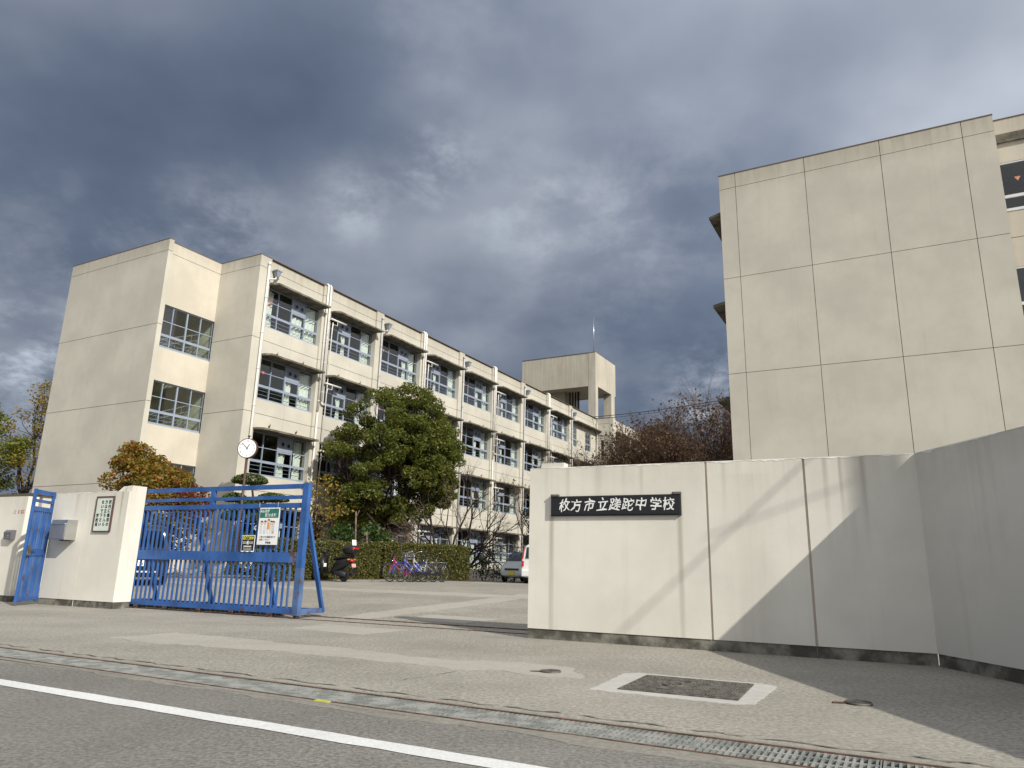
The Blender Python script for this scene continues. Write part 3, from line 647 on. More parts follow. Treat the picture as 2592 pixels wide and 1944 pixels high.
for f in range(4):
    L = LV[f]; lo, hi = L+.96, L+2.57
    bx('wall_panel', rb, M['wall2'], 8.692, 13, .4, .6, zz, L-J); bx('wall_panel', rb, M['wall2'], 8.692, 13, .4, .6, L+J, lo-.06); zz = hi+.03
    b = MB(); b.box(8.70, 13, .38, .47, lo-.06, lo+.03); b.box(8.70, 13, .40, .47, lo+.40, lo+.50); b.box(8.70, 13, .41, .47, hi-.02, hi+.03)
    for x in (8.70, 10.0, 11.2, 12.4): b.box(x, x+.05, .415, .475, lo, hi)
    fr = b.build('window', M['alu_white'], rb)
    bx('pane', fr, M['glass'], 8.75, 12.9, .45, .456, lo+.5, hi-.02); bx('pane', fr, M['glass'], 8.75, 12.9, .445, .451, lo+.03, lo+.40)
    mb = MB(); mb.prism([(9.075, L+2.06), (9.245, L+2.06), (9.16, L+1.91)], .438, .443); mb.build('red_triangle', salmon, fr)
    bx('room_wall', rb, M['inner'], 8.7, 13, 4.0, 4.1, L, L+3); bx('floor_slab', rb, M['inner'], 8.7, 13, .62, 4.0, L-.2, L-.03)
bx('wall_panel', rb, M['wall2'], 8.692, 13, .4, .6, zz, PZ-J); bx('parapet_panel', rb, M['wall2'], 8.692, 13, .4, .6, PZ+J, TOP-.01); bx('wall_core', rb, M['joint'], 8.7, 13, .44, .58, PZ-.1, PZ+.1)
bx('coping', rb, M['coping'], 8.707, 13, .38, .62, TOP-.01, TOP+.02); bx('side_wall', rb, M['inner'], 13, 13.2, .4, 8, .1, TOP); bx('back_wall', rb, M['inner'], .3, 13, 8, 8.2, .1, TOP-.1)

# ------------------------------------------------------------------ boundary walls
H = 2.48
wr = thing('boundary_wall', 'cream boundary wall carrying the black school name board, right of the gateway', 'wall', W0, WA)
def wall_run(par, joints, h, thick, mat='gate_wall', ph=.14, jm='joint_pale', jw=.030):
    for i in range(len(joints)-1):
        a, c = joints[i], joints[i+1]; g0 = jw/2 if i else 0; g1_ = jw/2 if i < len(joints)-2 else 0
        bx('wall_panel', par, M[mat], a+g0, c-g1_, 0, thick, ph, h); bx('plinth', par, M['plinth'], a+g0*.2, c-g1_*.2, .012, thick-.012, -.2, ph-.002)
        if i: bx('joint_strip', par, M[jm], a-jw/2, a+jw/2, .018, thick-.018, .02, h-.004)
def chipped_edge(par, a, c, h, seed):
    rg = np.random.default_rng(seed); n = int((c-a)/.03); w = 0; top = []; bot = []
    for i in range(n+1):
        w = .75*w+rg.normal(0, .006); top.append((a+(c-a)*i/n, -.003, h+.002)); bot.append((a+(c-a)*i/n, -.003, h-max(.003, .014+w)))
    m = MB(); m.add(top+bot, [(i, n+1+i, n+2+i, i+1) for i in range(n)]); m.add([(a, -.003, h+.002), (c, -.003, h+.002), (c, .06, h+.004), (a, .06, h+.004)], [(0, 1, 2, 3)]); m.build('chipped_edge', M['chalk'], par)
M['chalk'] = plain('chalky_paint_edge', (.78, .76, .70), .9, .1)
chipped_edge(wr, .01, 5.17, H, 301)
wall_run(wr, [0, 2.665, 3.927, 5.22], H, .2)
b = MB(); b.box(.18, .55, .02, .19, H, H+.075); b.add([(.20, .018, H+.003), (.42, .018, H+.003), (.48, .018, H+.07)], [(0, 1, 2)]); b.build('capping_block', M['gate_wall'], wr)
ws = thing('boundary_wall', 'cream side wall in shade that turns from the street corner toward the viewer', 'wall', P(5.22, .0), R(-86.5))
wall_run(ws, [.0, 4.1, 8.2, 12.3], H, .2); chipped_edge(ws, .02, 8, H, 302)
# the left wall and gate pillar
wlft = thing('boundary_wall', 'short cream wall with a steel delivery box, left of the blue sliding gate', 'wall', P(-11.52, 0), WA)
for a, c in ((0, 1.14), (1.15, 2.39)):
    d = .2 if a < 1 else .2
    bx('wall_panel', wlft, M['gate_wall'], a, c, 0, d, .13, 2.345); bx('plinth', wlft, M['plinth'], a, c, .012, d-.01, -.2, .128)
bx('joint_strip', wlft, M['gate_wall'], 1.14, 1.15, .006, .19, -.1, 2.34)
b = MB(); b.box(2.10, 2.39, .202, .40, .13, 2.345); b.build('gate_pillar', M['gate_wall'], wlft); b = MB(); b.box(2.10, 2.38, .202, .39, -.2, .128); b.build('plinth', M['plinth'], wlft)
b = MB(); b.add([(1.95, .05, 2.345), (2.39, .05, 2.345), (2.39, .40, 2.345), (1.95, .40, 2.345), (2.06, .10, 2.46), (2.39, .06, 2.47), (2.39, .40, 2.47), (2.06, .36, 2.46)], [(4, 5, 6, 7), (0, 1, 5, 4), (1, 2, 6, 5), (2, 3, 7, 6), (3, 0, 4, 7)]); b.build('capping_block', M['gate_wall'], wlft)
wfar = thing('boundary_wall', 'leftmost cream wall with an intercom box beside the open blue door', 'wall', P(-12.52, 0), WA)
bx('wall_panel', wfar, M['gate_wall'], -6, 0, 0, .25, .13, 2.31); bx('plinth', wfar, M['plinth'], -6, -.003, .012, .24, -.2, .128)
# nameplate letters left on that wall
faded = plain('faded_red_letter', (.42, .22, .20), .7)
for x, w in ((-.42, .07), (-.27, .05), (-.17, .12)):
    b = MB(); b.box(x, x+w*.35, -.008, 0, 1.93, 2.0); b.box(x+w*.45, x+w, -.008, 0, 1.93, 1.95); b.box(x+w*.45, x+w, -.008, 0, 1.98, 2.0); b.build('wall_letter', faded if x > -.3 else M['pipe_grey'], wfar)
ic = thing('intercom', 'small grey intercom box with a hood on the leftmost wall', 'intercom', P(-12.86, 0, 1.43), WA)
b = MB(); b.prism([(-.10, -.09), (.0, -.09), (0, .12), (-.07, .12), (-.12, .07)], -.13, .13, plane='yz'); b.build('hood', plain('intercom_grey', (.13, .125, .14), .4), ic)
b = MB(); b.box(-.11, .11, -.106, -.10, -.06, .06); b.disc((.03, -.108, -.01), (0, 1, 0), .025, .012, 10); b.build('face_plate', M['steel'], ic)
chipped_edge(wlft, .02, 2.0, 2.345, 303)
# delivery box
mbx = thing('delivery_box', 'stainless steel delivery box with a slanted flap fixed to the left wall', 'letter box', P(-10.88, 0, 1.55), WA)
b = MB(); b.prism([(0, -.21), (-.25, -.21), (-.25, .12), (-.22, .205), (0, .21)], -.26, .26, plane='yz'); b.build('body', M['steel'], mbx)
b = MB(); b.box(-.24, .24, -.262, -.252, -.19, .10); b.beam((-.24, -.262, .115), (.24, -.262, .115), .03, .02); b.build('flap', M['steel'], mbx)
b = MB(); b.box(.03, .18, -.2, -.05, -.23, -.212); b.build('bracket', M['dark_metal'], mbx)
# wall notice
nt = thing('notice_board', 'pale framed notice with vertical black writing on the wall beside the blue gate', 'sign', P(-9.81, 0, 1.88), WA)
b = MB(); b.box(-.255, .255, -.022, 0, -.345, .345); b.build('board', plain('notice_board_green_white', (.62, .68, .60), .5, .4), nt)
b = MB()
for (a0, a1, c0, c1) in ((-.275, .275, .345, .37), (-.275, .275, -.37, -.345), (-.275, -.253, -.345, .345), (.253, .275, -.345, .345)): b.box(a0, a1, -.035, 0, c0, c1)
b.build('frame', M['brown_pole'], nt)
for i, colm in enumerate(('校内に無用の', '方は立ち入ら', 'ないで下さい', '学校長')):
    x = .165-.115*i; n = len(colm); z0 = .245 if i < 3 else -.035
    text('lettering', '\n'.join(colm), .086, M['black_print'], nt, (x, -.024, z0-.107*(n-1)/2*.86+.0), off=.0015, line=1.07)
# school name board
sg = thing('name_board', 'long black school name board with white brush lettering on the wall', 'sign', P(1.33, 0, 1.895), WA)
b = MB(); b.box(-.955, .955, -.055, 0, -.127, .127); b.build('board', plain('black_stone_board', (.012, .012, .014), .35, .5), sg)
b = MB(); b.box(-.965, .965, -.04, -.004, -.145, -.128); b.box(-.965, .965, -.04, -.004, .128, .145); b.box(.956, .985, -.045, 0, -.145, .145); b.build('frame', M['dark_metal'], sg)
for x in (-.90, .93):
    b = MB(); b.box(x-.06, x+.06, -.06, 0, .146, .175); b.build('clamp', M['iron'], sg)
chars = '枚方市立蹉跎中学校'; xp = [-.745, -.56, -.36, -.155, .035, .225, .415, .625, .81]
for c, x in zip(chars, xp):
    o = text('character', c, .19, M['white_print'], sg, (x, -.0555, random.uniform(-.006, .010)), off=.0015, shear=.16, ext=.0025, sx=.93)
    o.rotation_euler = (PI/2, random.uniform(-.05, .05)-.02, 0); ph = random.uniform(0, 6)
    for v in o.data.vertices:
        a, c2 = v.co.x, v.co.y
        v.co.x += .0075*math.sin(c2*34+ph)+.0035*math.sin(c2*83+a*40); v.co.y += .0085*math.sin(a*31+ph*1.7)+.004*math.sin(a*77+c2*51)

# ------------------------------------------------------------------ blue sliding gate
gate = thing('sliding_gate', 'tall blue steel sliding gate of vertical bars drawn partly across the entrance', 'gate', P(0, .45), WA)
UL, UR = -9.75, -4.72
def rail(z0, z1, y0=-.03, y1=.03, u1=-4.85, mat='blue', name='rail'): bx(name, gate, M[mat], UL, u1, y0, y1, z0, z1)
rail(2.345, 2.43); rail(2.15, 2.215); rail(1.985, 2.075); rail(.985, 1.165, -.045, -.028, -5.02, name='middle_plate'); rail(.085, .175, -.035, .035)
bx('middle_plate', gate, M['blue_rust'], -5.018, -4.853, -.045, -.028, .985, 1.165)['label'] = 'rusted end of the wide blue plate'
bx('post', gate, M['blue'], -4.85, -4.72, -.05, .05, .9, 2.44); bx('post', gate, M['blue_rust'], -4.852, -4.718, -.052, .052, .06, .898)['label'] = 'rust stained lower post'
bx('post', gate, M['blue'], -7.25, -7.14, -.028, .028, 2.076, 2.344)
u = UL+.05; i = 0
while u < -4.93:
    bx('bar', gate, M['blue'] if u < -5.1 else M['blue_rust'], u-.0165, u+.0165, -.018, .012, .176, 1.984); u += .130; i += 1
for uu_ in (-9.25, -7.62, -5.93, -4.755):
    b = MB(); b.beam((uu_, .06, 1.82), (uu_, .68, .10), .055, .075, (1, 0, 0)); b.beam((uu_, .04, 1.80), (uu_, .14, 1.80), .05, .05); b.build('brace', M['blue'], gate)
    b = MB(); b.beam((uu_, .05, .13), (uu_, .70, .13), .06, .09); b.build('foot_beam', M['blue_rust'] if uu_ > -5 else M['blue'], gate)
b = MB(); b.beam((UL, .68, .12), (UR-.03, .68, .12), .05, .07); b.build('rear_rail', M['blue'], gate)
for uu_ in (-9.0, -8.15, -7.22, -6.35, -5.38, -4.78):
    b = MB(); b.disc((uu_, 0, .047), (0, 1, 0), .045, .05, 14); b.box(uu_-.055, uu_+.055, -.035, .035, .05, .085); b.build('wheel', M['rust'], gate)
b = MB()
for i in range(60): b.box(-9.7+.075*i, -9.66+.075*i, .10, .16, .045, .075)
b.box(-9.75, -5.2, .09, .17, .03, .045); b.build('drive_rack', M['iron'], gate)
for v in (.45, .93):
    b = MB(); b.box(-9.6, 4.5, -.02, .02, -.05, .014); t_ = b.build('gate_track', M['rust'], None, P(0, v, .003 if v < .5 else gz(v)), WA); t_['kind'] = 'structure'
    b = MB(); b.box(-9.6, 4.5, .02, .09, -.05, .004); t_ = b.build('track_channel', M['gutter'], None, P(0, v, .003 if v < .5 else gz(v)), WA); t_['kind'] = 'structure'
# poster and security sign hung on the gate
po = thing('hanging_poster', 'white poster with a green heading and drawn children hung on the blue gate', 'poster', P(-5.60, .39, 1.645), WA)
b = MB(); b.box(-.25, .25, 0, .006, -.345, .345); b.build('sheet', M['white_print'], po)
b = MB(); b.box(-.236, .228, -.003, 0, .155, .325); b.build('heading_panel', plain('poster_green', (.03, .17, .13), .5, .3), po)
text('lettering', 'みんなが', .075, M['white_print'], po, (-.12, -.004, .278), ext=.001, sx=.75, off=.001); text('lettering', '見ています！', .072, M['white_print'], po, (.045, -.004, .20), ext=.001, sx=.72, off=.001)
text('lettering', 'ご用の方は職員室まで', .046, M['black_print'], po, (-.0, -.001, -.205), ext=.001, sx=.88); text('lettering', 'お越しください', .042, M['black_print'], po, (-.07, -.001, -.255), ext=.001, sx=.9); text('lettering', '学校長', .045, M['black_print'], po, (.03, -.001, -.31), ext=.001, off=.001)
skin = plain('poster_skin', (.72, .52, .40), .7, .2); hair = plain('poster_hair', (.10, .07, .06), .7, .2); cl_ = [plain('poster_cloth', c, .7, .2) for c in ((.62, .66, .72), (.66, .68, .66), (.70, .32, .14), (.62, .62, .52), (.50, .58, .70))]
for i, (x, z, h) in enumerate(((-.17, .06, .36), (-.085, .065, .30), (.0, .09, .33), (.07, .06, .30), (.125, .055, .3))):
    mb = MB(); mb.prism([(x-.026, z-.035), (x+.026, z-.035), (x+.036, z-.15), (x-.036, z-.15)], -.002-.0003*i, 0, 0); mb.prism([(x-.03, z-.15), (x+.03, z-.15), (x+.022, -.14), (x-.022, -.14)], -.0018-.0003*i, 0, 1)
    mb.disc((x, -.002-.0004*i, z), (0, 1, 0), .033, .002, 14, 2); mb.prism([(x+.036*math.cos(a), z+.006+.036*math.sin(a)) for a in [R(d) for d in range(5, 180, 25)]], -.0042-.0004*i, -.001, 3); mb.build('printed_child', [cl_[i], cl_[(i+3) % 5], skin, hair], po)
b = MB()
for x in (-.23, .23): b.tube([(x, -.04, .345), (x, -.045, .44)], .003, 4)
b.build('string', M['white_print'], po)
sb = thing('security_sign', 'small black security sign with a yellow heading hung on the blue gate', 'sign', P(-6.065, .385, 1.325), WA)
b = MB(); b.box(-.165, .165, 0, .006, -.15, .15); b.build('sheet', M['white_print'], sb); b = MB(); b.box(-.152, .152, -.002, 0, -.138, .138); b.build('black_panel', M['black_print'], sb)
yel = plain('sign_yellow', (.72, .66, .05), .5, .3); text('lettering', '警備実施中', .064, yel, sb, (0, -.003, .092), ext=.001, off=.002, sx=.86)
b = MB(); b.disc((0, -.003, .01), (0, 1, 0), .034, .003, 18); b.build('emblem', M['white_print'], sb)
b = MB(); b.tube([(.004+.013*math.cos(q), -.005, .01+.02*math.sin(q)) for q in np.linspace(-2, 2, 9)], .004, 4); b.build('emblem_curve', M['black_print'], sb)
b = MB()
for (x0, x1, z, h) in ((-.135, -.045, .022, .012), (.045, .135, .022, .012), (-.135, -.045, -.005, .008), (.045, .135, -.005, .008), (-.10, .10, -.058, .02), (-.11, .11, -.092, .007), (-.10, .10, -.115, .007)):
    n = max(3, int((x1-x0)/.014))
    for q in range(n): a = x0+(x1-x0)*q/n; b.box(a, a+(x1-x0)/n*.72, -.004, -.002, z-h/2, z+h/2)
b.build('small_print', M['white_print'], sb)
# open pedestrian door
dr = thing('pedestrian_door', 'narrow blue barred door standing open at the left end of the gate wall', 'gate', P(-11.53, -.03), WA+R(-57))
DW = .86
for z0, z1 in ((2.27, 2.36), (2.10, 2.16), (1.92, 2.01), (1.0, 1.14), (.09, .17)): bx('rail', dr, M['blue'], .06, DW-.06, -.02, .02, z0, z1)
for x in (0, DW-.06): bx('stile', dr, M['blue'], x, x+.06, -.025, .025, .07, 2.37)
for i in range(7): x = .06+(DW-.12)*(i+1)/8; bx('bar', dr, M['blue'] if i % 3 else M['blue_rust'], x-.017, x+.017, -.016, .016, .171, 1.919)
b = MB(); b.box(DW-.16, DW-.05, -.05, .05, 1.0, 1.2); b.beam((DW-.14, -.07, 1.12), (DW-.30, -.07, 1.13), .02, .02); b.beam((DW-.14, .07, 1.12), (DW-.30, .07, 1.13), .02, .02); b.build('lock', M['iron'], dr)
# shed behind
sh = thing('flat_roofed_shed', 'low pale flat roofed shed seen over the wall behind the blue door', 'shed', P(-17.2, 3.2), BA)
bx('wall_panel', sh, M['wall'], -3.2, 0, 0, .15, 0, 2.72); bx('wall_panel', sh, M['wall'], -.15, 0, .152, 3.2, 0, 2.72); bx('wall_panel', sh, M['wall'], -3.2, -3.05, .152, 3.2, 0, 2.72); bx('roof', sh, M['coping'], -3.3, .1, -.1, 3.3, 2.722, 2.80)

# ------------------------------------------------------------------ street ironwork
gm = MB()
for i in range(26): gm.box(.0+i*.0385, .014+i*.0385, -.412, -.006, -.030, .0)
for yv in (-.416, -.290, -.160, -.022): gm.box(.0, .990, yv-.004, yv+.026, -.028, -.0015)
gm.box(0, .008, -.415, -.004, -.04, .001); gm.box(.985, .993, -.415, -.004, -.04, .001)
gme = gm.mesh('drain_grate', M['galv'])
for i in range(-11, 3):
    o = bpy.data.objects.new('drain_grate', gme); link(o); p = Q(1.42+(i)*1.0+.004, -.01, -.002); o.location = p; o.rotation_euler = (0, 0, GA)
    tag(o, 'galvanised steel grate section covering the roadside gutter', 'drain grate', 'grate sections along the gutter')
def small_cover(x, y, ang, label):
    t = thing('valve_cover', label, 'manhole cover', (x, y, .004), ang)
    b = MB(); b.tube([(0, 0, -.02), (0, 0, .006)], .105, 28, True, 0, False)
    b.torus((0, 0, .006), (0, 0, 1), .10, .008, 28, 5)
    for i in range(-4, 5):
        L = math.sqrt(max(.0, .085**2-(i*.02)**2))
        if L > .01: b.box(i*.02-.005, i*.02+.005, -L, L, .005, .011)
    b.build('lid', M['iron'], t); b = MB(); b.prism([(-.09, .028), (-.20, .02), (-.20, -.02), (-.09, -.028)], -.02, .005, plane='xy'); b.build('hinge_tab', M['rust'], t)
small_cover(.449, 7.63, R(-2), 'small round iron valve cover in front of the name board wall'); small_cover(2.841, 6.23, R(-5), 'small round iron valve cover near the shadow edge at right')
hh = thing('handhole_cover', 'rectangular iron double access cover set in a fresh concrete collar', 'manhole cover', (1.628, 6.87, 0), R(-25.5))
co = []; base_ = [(-.70, -.62), (.48, -.66), (.64, -.56), (.70, .50), (.60, .60), (-.62, .64), (-.74, .5)]
for q, (a, c) in enumerate(base_):
    a2, c2 = base_[(q+1) % 7]; n = max(2, int(math.hypot(a2-a, c2-c)/.05))
    for k in range(n): co.append((a+(a2-a)*k/n+rng.normal(0, .007), c+(c2-c)*k/n+rng.normal(0, .007)))
b = MB(); b.prism(co, -.05, .004, plane='xy'); b.build('collar', M['collar'], hh)
b = MB()
for (a0, a1, c0, c1) in ((-.50, .50, .455, .485), (-.50, .50, -.485, -.455), (-.50, -.47, -.455, .455), (.47, .50, -.455, .455), (-.02, .02, -.455, .455)): b.box(a0, a1, c0, c1, -.03, .013)
b.build('frame', M['iron'], hh)
for sgn in (-1, 1):
    b = MB(); x0, x1 = (-.468, -.022) if sgn < 0 else (.022, .468); b.box(x0, x1, -.453, .453, -.03, .007)
    for i in range(15):
        x = x0+.015+i*(x1-x0-.03)/15
        if sgn < 0 and x > x0+.22: b.box(x, x+.014, -.44, -.30, .0071, .014); b.box(x, x+.014, .30, .44, .0071, .014)
        else: b.box(x, x+.014, -.44, .44, .0071, .014)
    if sgn < 0:
        b.torus(((x0+.335), 0, .010), (0, 0, 1), .085, .012, 20, 5); b.box(x0+.23, x0+.44, -.28, -.265, .0071, .014); b.box(x0+.23, x0+.44, .265, .28, .0071, .014)
        for q in range(6): a = q*PI/3; b.beam((x0+.335, 0, .010), (x0+.335+.09*math.cos(a), .09*math.sin(a), .010), .02, .01)
    else: b.disc((x0+.12, .2, .012), (0, 0, 1), .05, .01, 14); b.disc((x0+.25, -.36, .012), (0, 0, 1), .05, .01, 14)
    b.build('lid', M['iron'], hh)
# utility pole at the right, out of the picture, whose shade falls on the wall, and thin bars added for the diagonal shadows
up = thing('utility_pole', 'grey concrete utility pole beside the road, right of the side wall', 'utility pole', (10.9, 1.43, 0))
b = MB(); b.tube([(0, 0, 0), (0, 0, 10.2)], [.18, .13], 16); b.build('pole', M['canopy'], up)
b = MB(); b.tube([(0, 0, 9), (-.46, .12, 9), (-.48, -1.75, 9)], .017, 6); b.build('shadow_bar', M['dark_metal'], up)  # unseen bar, bent and thinned to cast a faint diagonal shadow
b = MB(); b.tube([(0, 0, 8.9), (.3, -.5, 8.95), (-.75, -.5, 8.95)], .013, 6); b.build('shadow_bar', M['dark_metal'], up)

# ------------------------------------------------------------------ vegetation
def leaves(name, pts, L, Wd, mat, parent=None, up=.5, seed=1, kind=None, droop=0.0):
    rg = np.random.default_rng(seed); pts = np.asarray(pts, float); n = len(pts)
    nr = rg.normal(size=(n, 3)); nr[:, 2] = np.abs(nr[:, 2])*.6+up; nr /= np.linalg.norm(nr, axis=1)[:, None]
    d = rg.normal(size=(n, 3)); d[:, 2] -= droop; d -= nr*(d*nr).sum(1)[:, None]; d /= np.linalg.norm(d, axis=1)[:, None]; w = np.cross(nr, d)
    sc = rg.uniform(.6, 1.35, (n, 1)); l = L*sc; ww = Wd*sc
    V = np.stack([pts-d*l*.5, pts-d*l*.05+w*ww*.5+nr*ww*.12, pts+d*l*.5, pts-d*l*.05-w*ww*.5+nr*ww*.12], 1).reshape(-1, 3)
    me = bpy.data.meshes.new(name); me.vertices.add(4*n); me.vertices.foreach_set('co', V.ravel()); me.loops.add(4*n); me.loops.foreach_set('vertex_index', np.arange(4*n, dtype=np.int32))
    me.polygons.add(n); me.polygons.foreach_set('loop_start', np.arange(0, 4*n, 4, dtype=np.int32)); me.materials.append(mat); me.update(calc_edges=True); me.validate()
    o = bpy.data.objects.new(name, me); link(o, parent)
    if kind: o['kind'] = kind
    return o
def clump(c, r, n, rg, flat=.8, shell=.5):
    d = rg.normal(size=(n, 3)); d /= np.linalg.norm(d, axis=1)[:, None]; q = (shell+(1-shell)*rg.random((n, 1))**.7)
    return np.asarray(c)+d*q*np.array([r, r, r*flat])
def path(a, b, rg, bend=.12, n=6):
    a = np.array(a, float); b = np.array(b, float); L = np.linalg.norm(b-a); off = rg.normal(size=3)*L*bend; P_ = []
    for i in range(n+1): t = i/n; P_.append(a+(b-a)*t+off*math.sin(PI*t)+rg.normal(size=3)*L*.012*(0 < i < n))
    return P_
def leafy_tree(name, base, label, group, trunk, clumps, per, L, Wd, mat, bark='bark', fork=.4, seed=1, flat=.75, mats=None, r0=.16, up=.5, shell=.45, droop=0.0):
    rg = np.random.default_rng(seed); t = thing(name, label, 'tree', base, 0, group); mb = MB(); f = np.array(trunk, float)
    mb.tube(path((0, 0, -.1), f, rg, .05), np.linspace(r0, r0*.7, 7), 8)
    cs = np.array([c[:3] for c in clumps]); k = min(18, max(3, len(clumps)//8)); hubs = cs[rg.choice(len(cs), k, replace=False)]*.6+f*.4
    for h in hubs: mb.tube(path(f*rg.uniform(.75, 1.0), h, rg, .1), np.linspace(r0*.55, r0*.25, 7), 6)
    for c in cs:
        h = hubs[np.argmin(np.linalg.norm(hubs-c, axis=1))]; mb.tube(path(h, c, rg, .12, 4), np.linspace(min(.03, r0*.2), .008, 5), 4, False)
    mb.build('trunk', M[bark], t)
    sets = {}
    for c in clumps: sets.setdefault(c[4] if len(c) > 4 else mat, []).append(clump(c[:3], c[3], int(per*(c[3]**2)), rg, flat, shell))
    for i, (m, ps) in enumerate(sets.items()): leaves('crown', np.concatenate(ps), L, Wd, M[m], t, up, seed+i, droop=droop)
    return t
def env_clumps(prof, n, rmin, rmax, rg, depth=.9, inner=.3):
    """clumps filling an uneven crown: prof = (z, centre x, half width) rows"""
    out = []; zs_ = [p[0] for p in prof]
    while len(out) < n:
        z = rg.uniform(zs_[0], zs_[-1]); cx = np.interp(z, zs_, [p[1] for p in prof]); hw = np.interp(z, zs_, [p[2] for p in prof])
        if rg.random() > hw/max(p[2] for p in prof)+.1: continue
        a = rg.uniform(0, 2*PI); q = 1 if rg.random() > inner else math.sqrt(rg.random())
        r = rg.uniform(rmin, rmax); hw2 = max(.05, hw-r*.72)
        out.append((cx+hw2*q*math.cos(a), depth*hw2*q*math.sin(a), z, r))
    return out
rg = np.random.default_rng(11)
# the big evergreen in front of the facade
prof = [(2.2, -.7, 1.3), (2.9, -.4, 2.3), (3.6, -.1, 3.0), (4.6, .0, 3.4), (5.6, .05, 3.5), (6.6, -.05, 3.25), (7.4, 0, 2.9), (8.2, .1, 2.35), (8.8, .35, 1.5), (9.15, .6, .8)]
cl = []
for (x, y, z, r) in env_clumps(prof, 120, .6, 1.0, rg, .85, .35):
    for _ in range(6):
        d = rg.normal(size=3); d /= np.linalg.norm(d); d[2] = abs(d[2]) if rg.random() < .75 else d[2]*.5; cl.append((x+d[0]*r*.8, y+d[1]*r*.8, z+d[2]*r*.75, rg.uniform(.26, .46)))
leafy_tree('evergreen_tree', (-5.95, 36.5, .4), 'large round evergreen tree standing before the school facade', None, (-.2, 0, 1.9), cl, 1150, .145, .065, 'leaf_camphor', 'bark_dark', seed=3, r0=.2, droop=.6, flat=.7, shell=.55)
# autumn tree over the left wall
prof = [(1.2, -.3, 1.2), (1.8, -.3, 2.2), (2.5, -.6, 2.6), (3.2, -.6, 2.0), (3.9, -.9, 1.5), (4.6, -1.3, .8), (4.95, -1.5, .35)]
cl = [c+(('leaf_red',) if (c[0] > .7 and c[2] > 2.2 and rg.random() < .7) else ('leaf_autumn',)) for c in env_clumps(prof, 95, .34, .6, rg, .8, .3)]
leafy_tree('autumn_tree', (-13.4, 28.5, .32), 'bushy tree turning orange and red behind the gate pillar', None, (-.2, 0, 1.3), cl, 1150, .125, .08, 'leaf_autumn', seed=5, r0=.10)
# small yellowing tree right of the gate
prof = [(1.6, .3, .7), (2.3, .6, 1.15), (3.0, .6, 1.2), (3.7, .5, .9), (4.2, .4, .4)]
cl = env_clumps(prof, 34, .25, .5, rg, .9, .4)
leafy_tree('yellowing_tree', (-8.3, 30.5, .38), 'small sparse tree with yellowing leaves just right of the gate', None, (.15, 0, 1.5), cl, 170, .13, .075, 'leaf_yellow', 'bark_dark', seed=8, r0=.08)
# clipped pine with cloud pads
pt = thing('clipped_pine', 'cloud clipped pine with flat green pads behind the gate', 'tree', (-11.1, 31.5, .38), 0); mb = MB()
pads = [(-.19, 0, 4.05, .78, .30), (-.80, .1, 3.28, .55, .24), (.85, .1, 3.30, .72, .24), (.05, -.2, 3.06, .5, .24), (-.65, -.1, 2.50, .6, .26), (.55, -.1, 2.42, .7, .28), (-.2, .3, 1.75, .6, .25), (.6, .2, 1.5, .6, .22)]
mb.tube([(0, 0, -.1), (.15, 0, 1.0), (-.1, .05, 2.0), (.1, 0, 3.0), (-.12, 0, 4.0)], [.11, .10, .08, .06, .03], 8); ps = []
for (x, y, z, r, h) in pads:
    mb.tube([(0, 0, z-.45), (x*.5, y*.5, z-.30), (x, y, z-.12)], [.05, .04, .02], 5)
    d = rg.normal(size=(2600, 3)); d /= np.linalg.norm(d, axis=1)[:, None]; d[:, 2] = np.where(d[:, 2] < 0, d[:, 2]*.35, d[:, 2]); ps.append(np.array([x, y, z-.1])+d*np.array([r, r*.85, h*1.2])*(.8+.2*rg.random((2600, 1))))
mb.build('trunk', M['bark_dark'], pt); leaves('crown', np.concatenate(ps), .13, .05, M['leaf_pine'], pt, 1.0, 9)
# leafless trees
def grow(mb, p, d, L, r, depth, rg, spread, up, tips, dense=0):
    p = Vector(p); d = Vector(d).normalized(); n = 4 if depth > 2 else 3; pts = [p.copy()]; q = p.copy()
    for i in range(n):
        d = (d+Vector(rg.normal(0, .10, 3))+Vector((0, 0, up*.10))).normalized(); q = q+d*(L/n); pts.append(q.copy())
    rad = np.linspace(r, r*(.62 if depth else .35), n+1); mb.tube(pts, rad, 6 if r > .05 else (4 if r > .018 else 3), False, 1 if r < .016 else 0)
    if depth == 0: tips.append(tuple(q)); return
    k = int(rg.integers(2, 4))+(1 if depth < 3 else 0)+(dense if depth > 2 else 0)
    for i in range(k):
        f = 1.0 if i == 0 else rg.uniform(.45, 1.0); idx = f*n; j = min(int(idx), n-1); s_ = pts[j].lerp(pts[j+1], idx-j)
        nd = (d+Vector(rg.normal(0, spread, 3))).normalized(); grow(mb, s_, nd, L*rg.uniform(.62, .85), max(.004, r*rg.uniform(.5, .68)), depth-1, rg, spread, up, tips, dense)
def bare_meshes(seed, stems, L, r, depth, spread, up, mat, dense=0):
    rg = np.random.default_rng(seed); mb = MB(); tips = []
    for d in stems: grow(mb, (0, 0, -.1), d, L*rg.uniform(.85, 1.15), r, depth, rg, spread, up, tips, dense)
    return mb.mesh('trunk', [M[mat], M['twig'] if mat != 'wood' else M['wood']]), np.array(tips)
me1, tp1 = bare_meshes(21, [(.10, .1, 1), (.5, 0, .9), (.75, .2, .62), (-.15, -.1, 1), (-.35, .2, 1), (.28, -.2, 1)], 1.95, .085, 5, .36, .32, 'bark_dark')
t = thing('bare_tree', 'dark leafless tree with many spreading stems behind the long hedge', 'tree', (-2.95, 36, .38)); o = link(bpy.data.objects.new('trunk', me1), t)
me2, tp2 = bare_meshes(22, [(-.45, -.1, .9), (-.2, .1, 1), (.1, 0, 1)], 1.85, .07, 5, .36, .3, 'bark_dark')
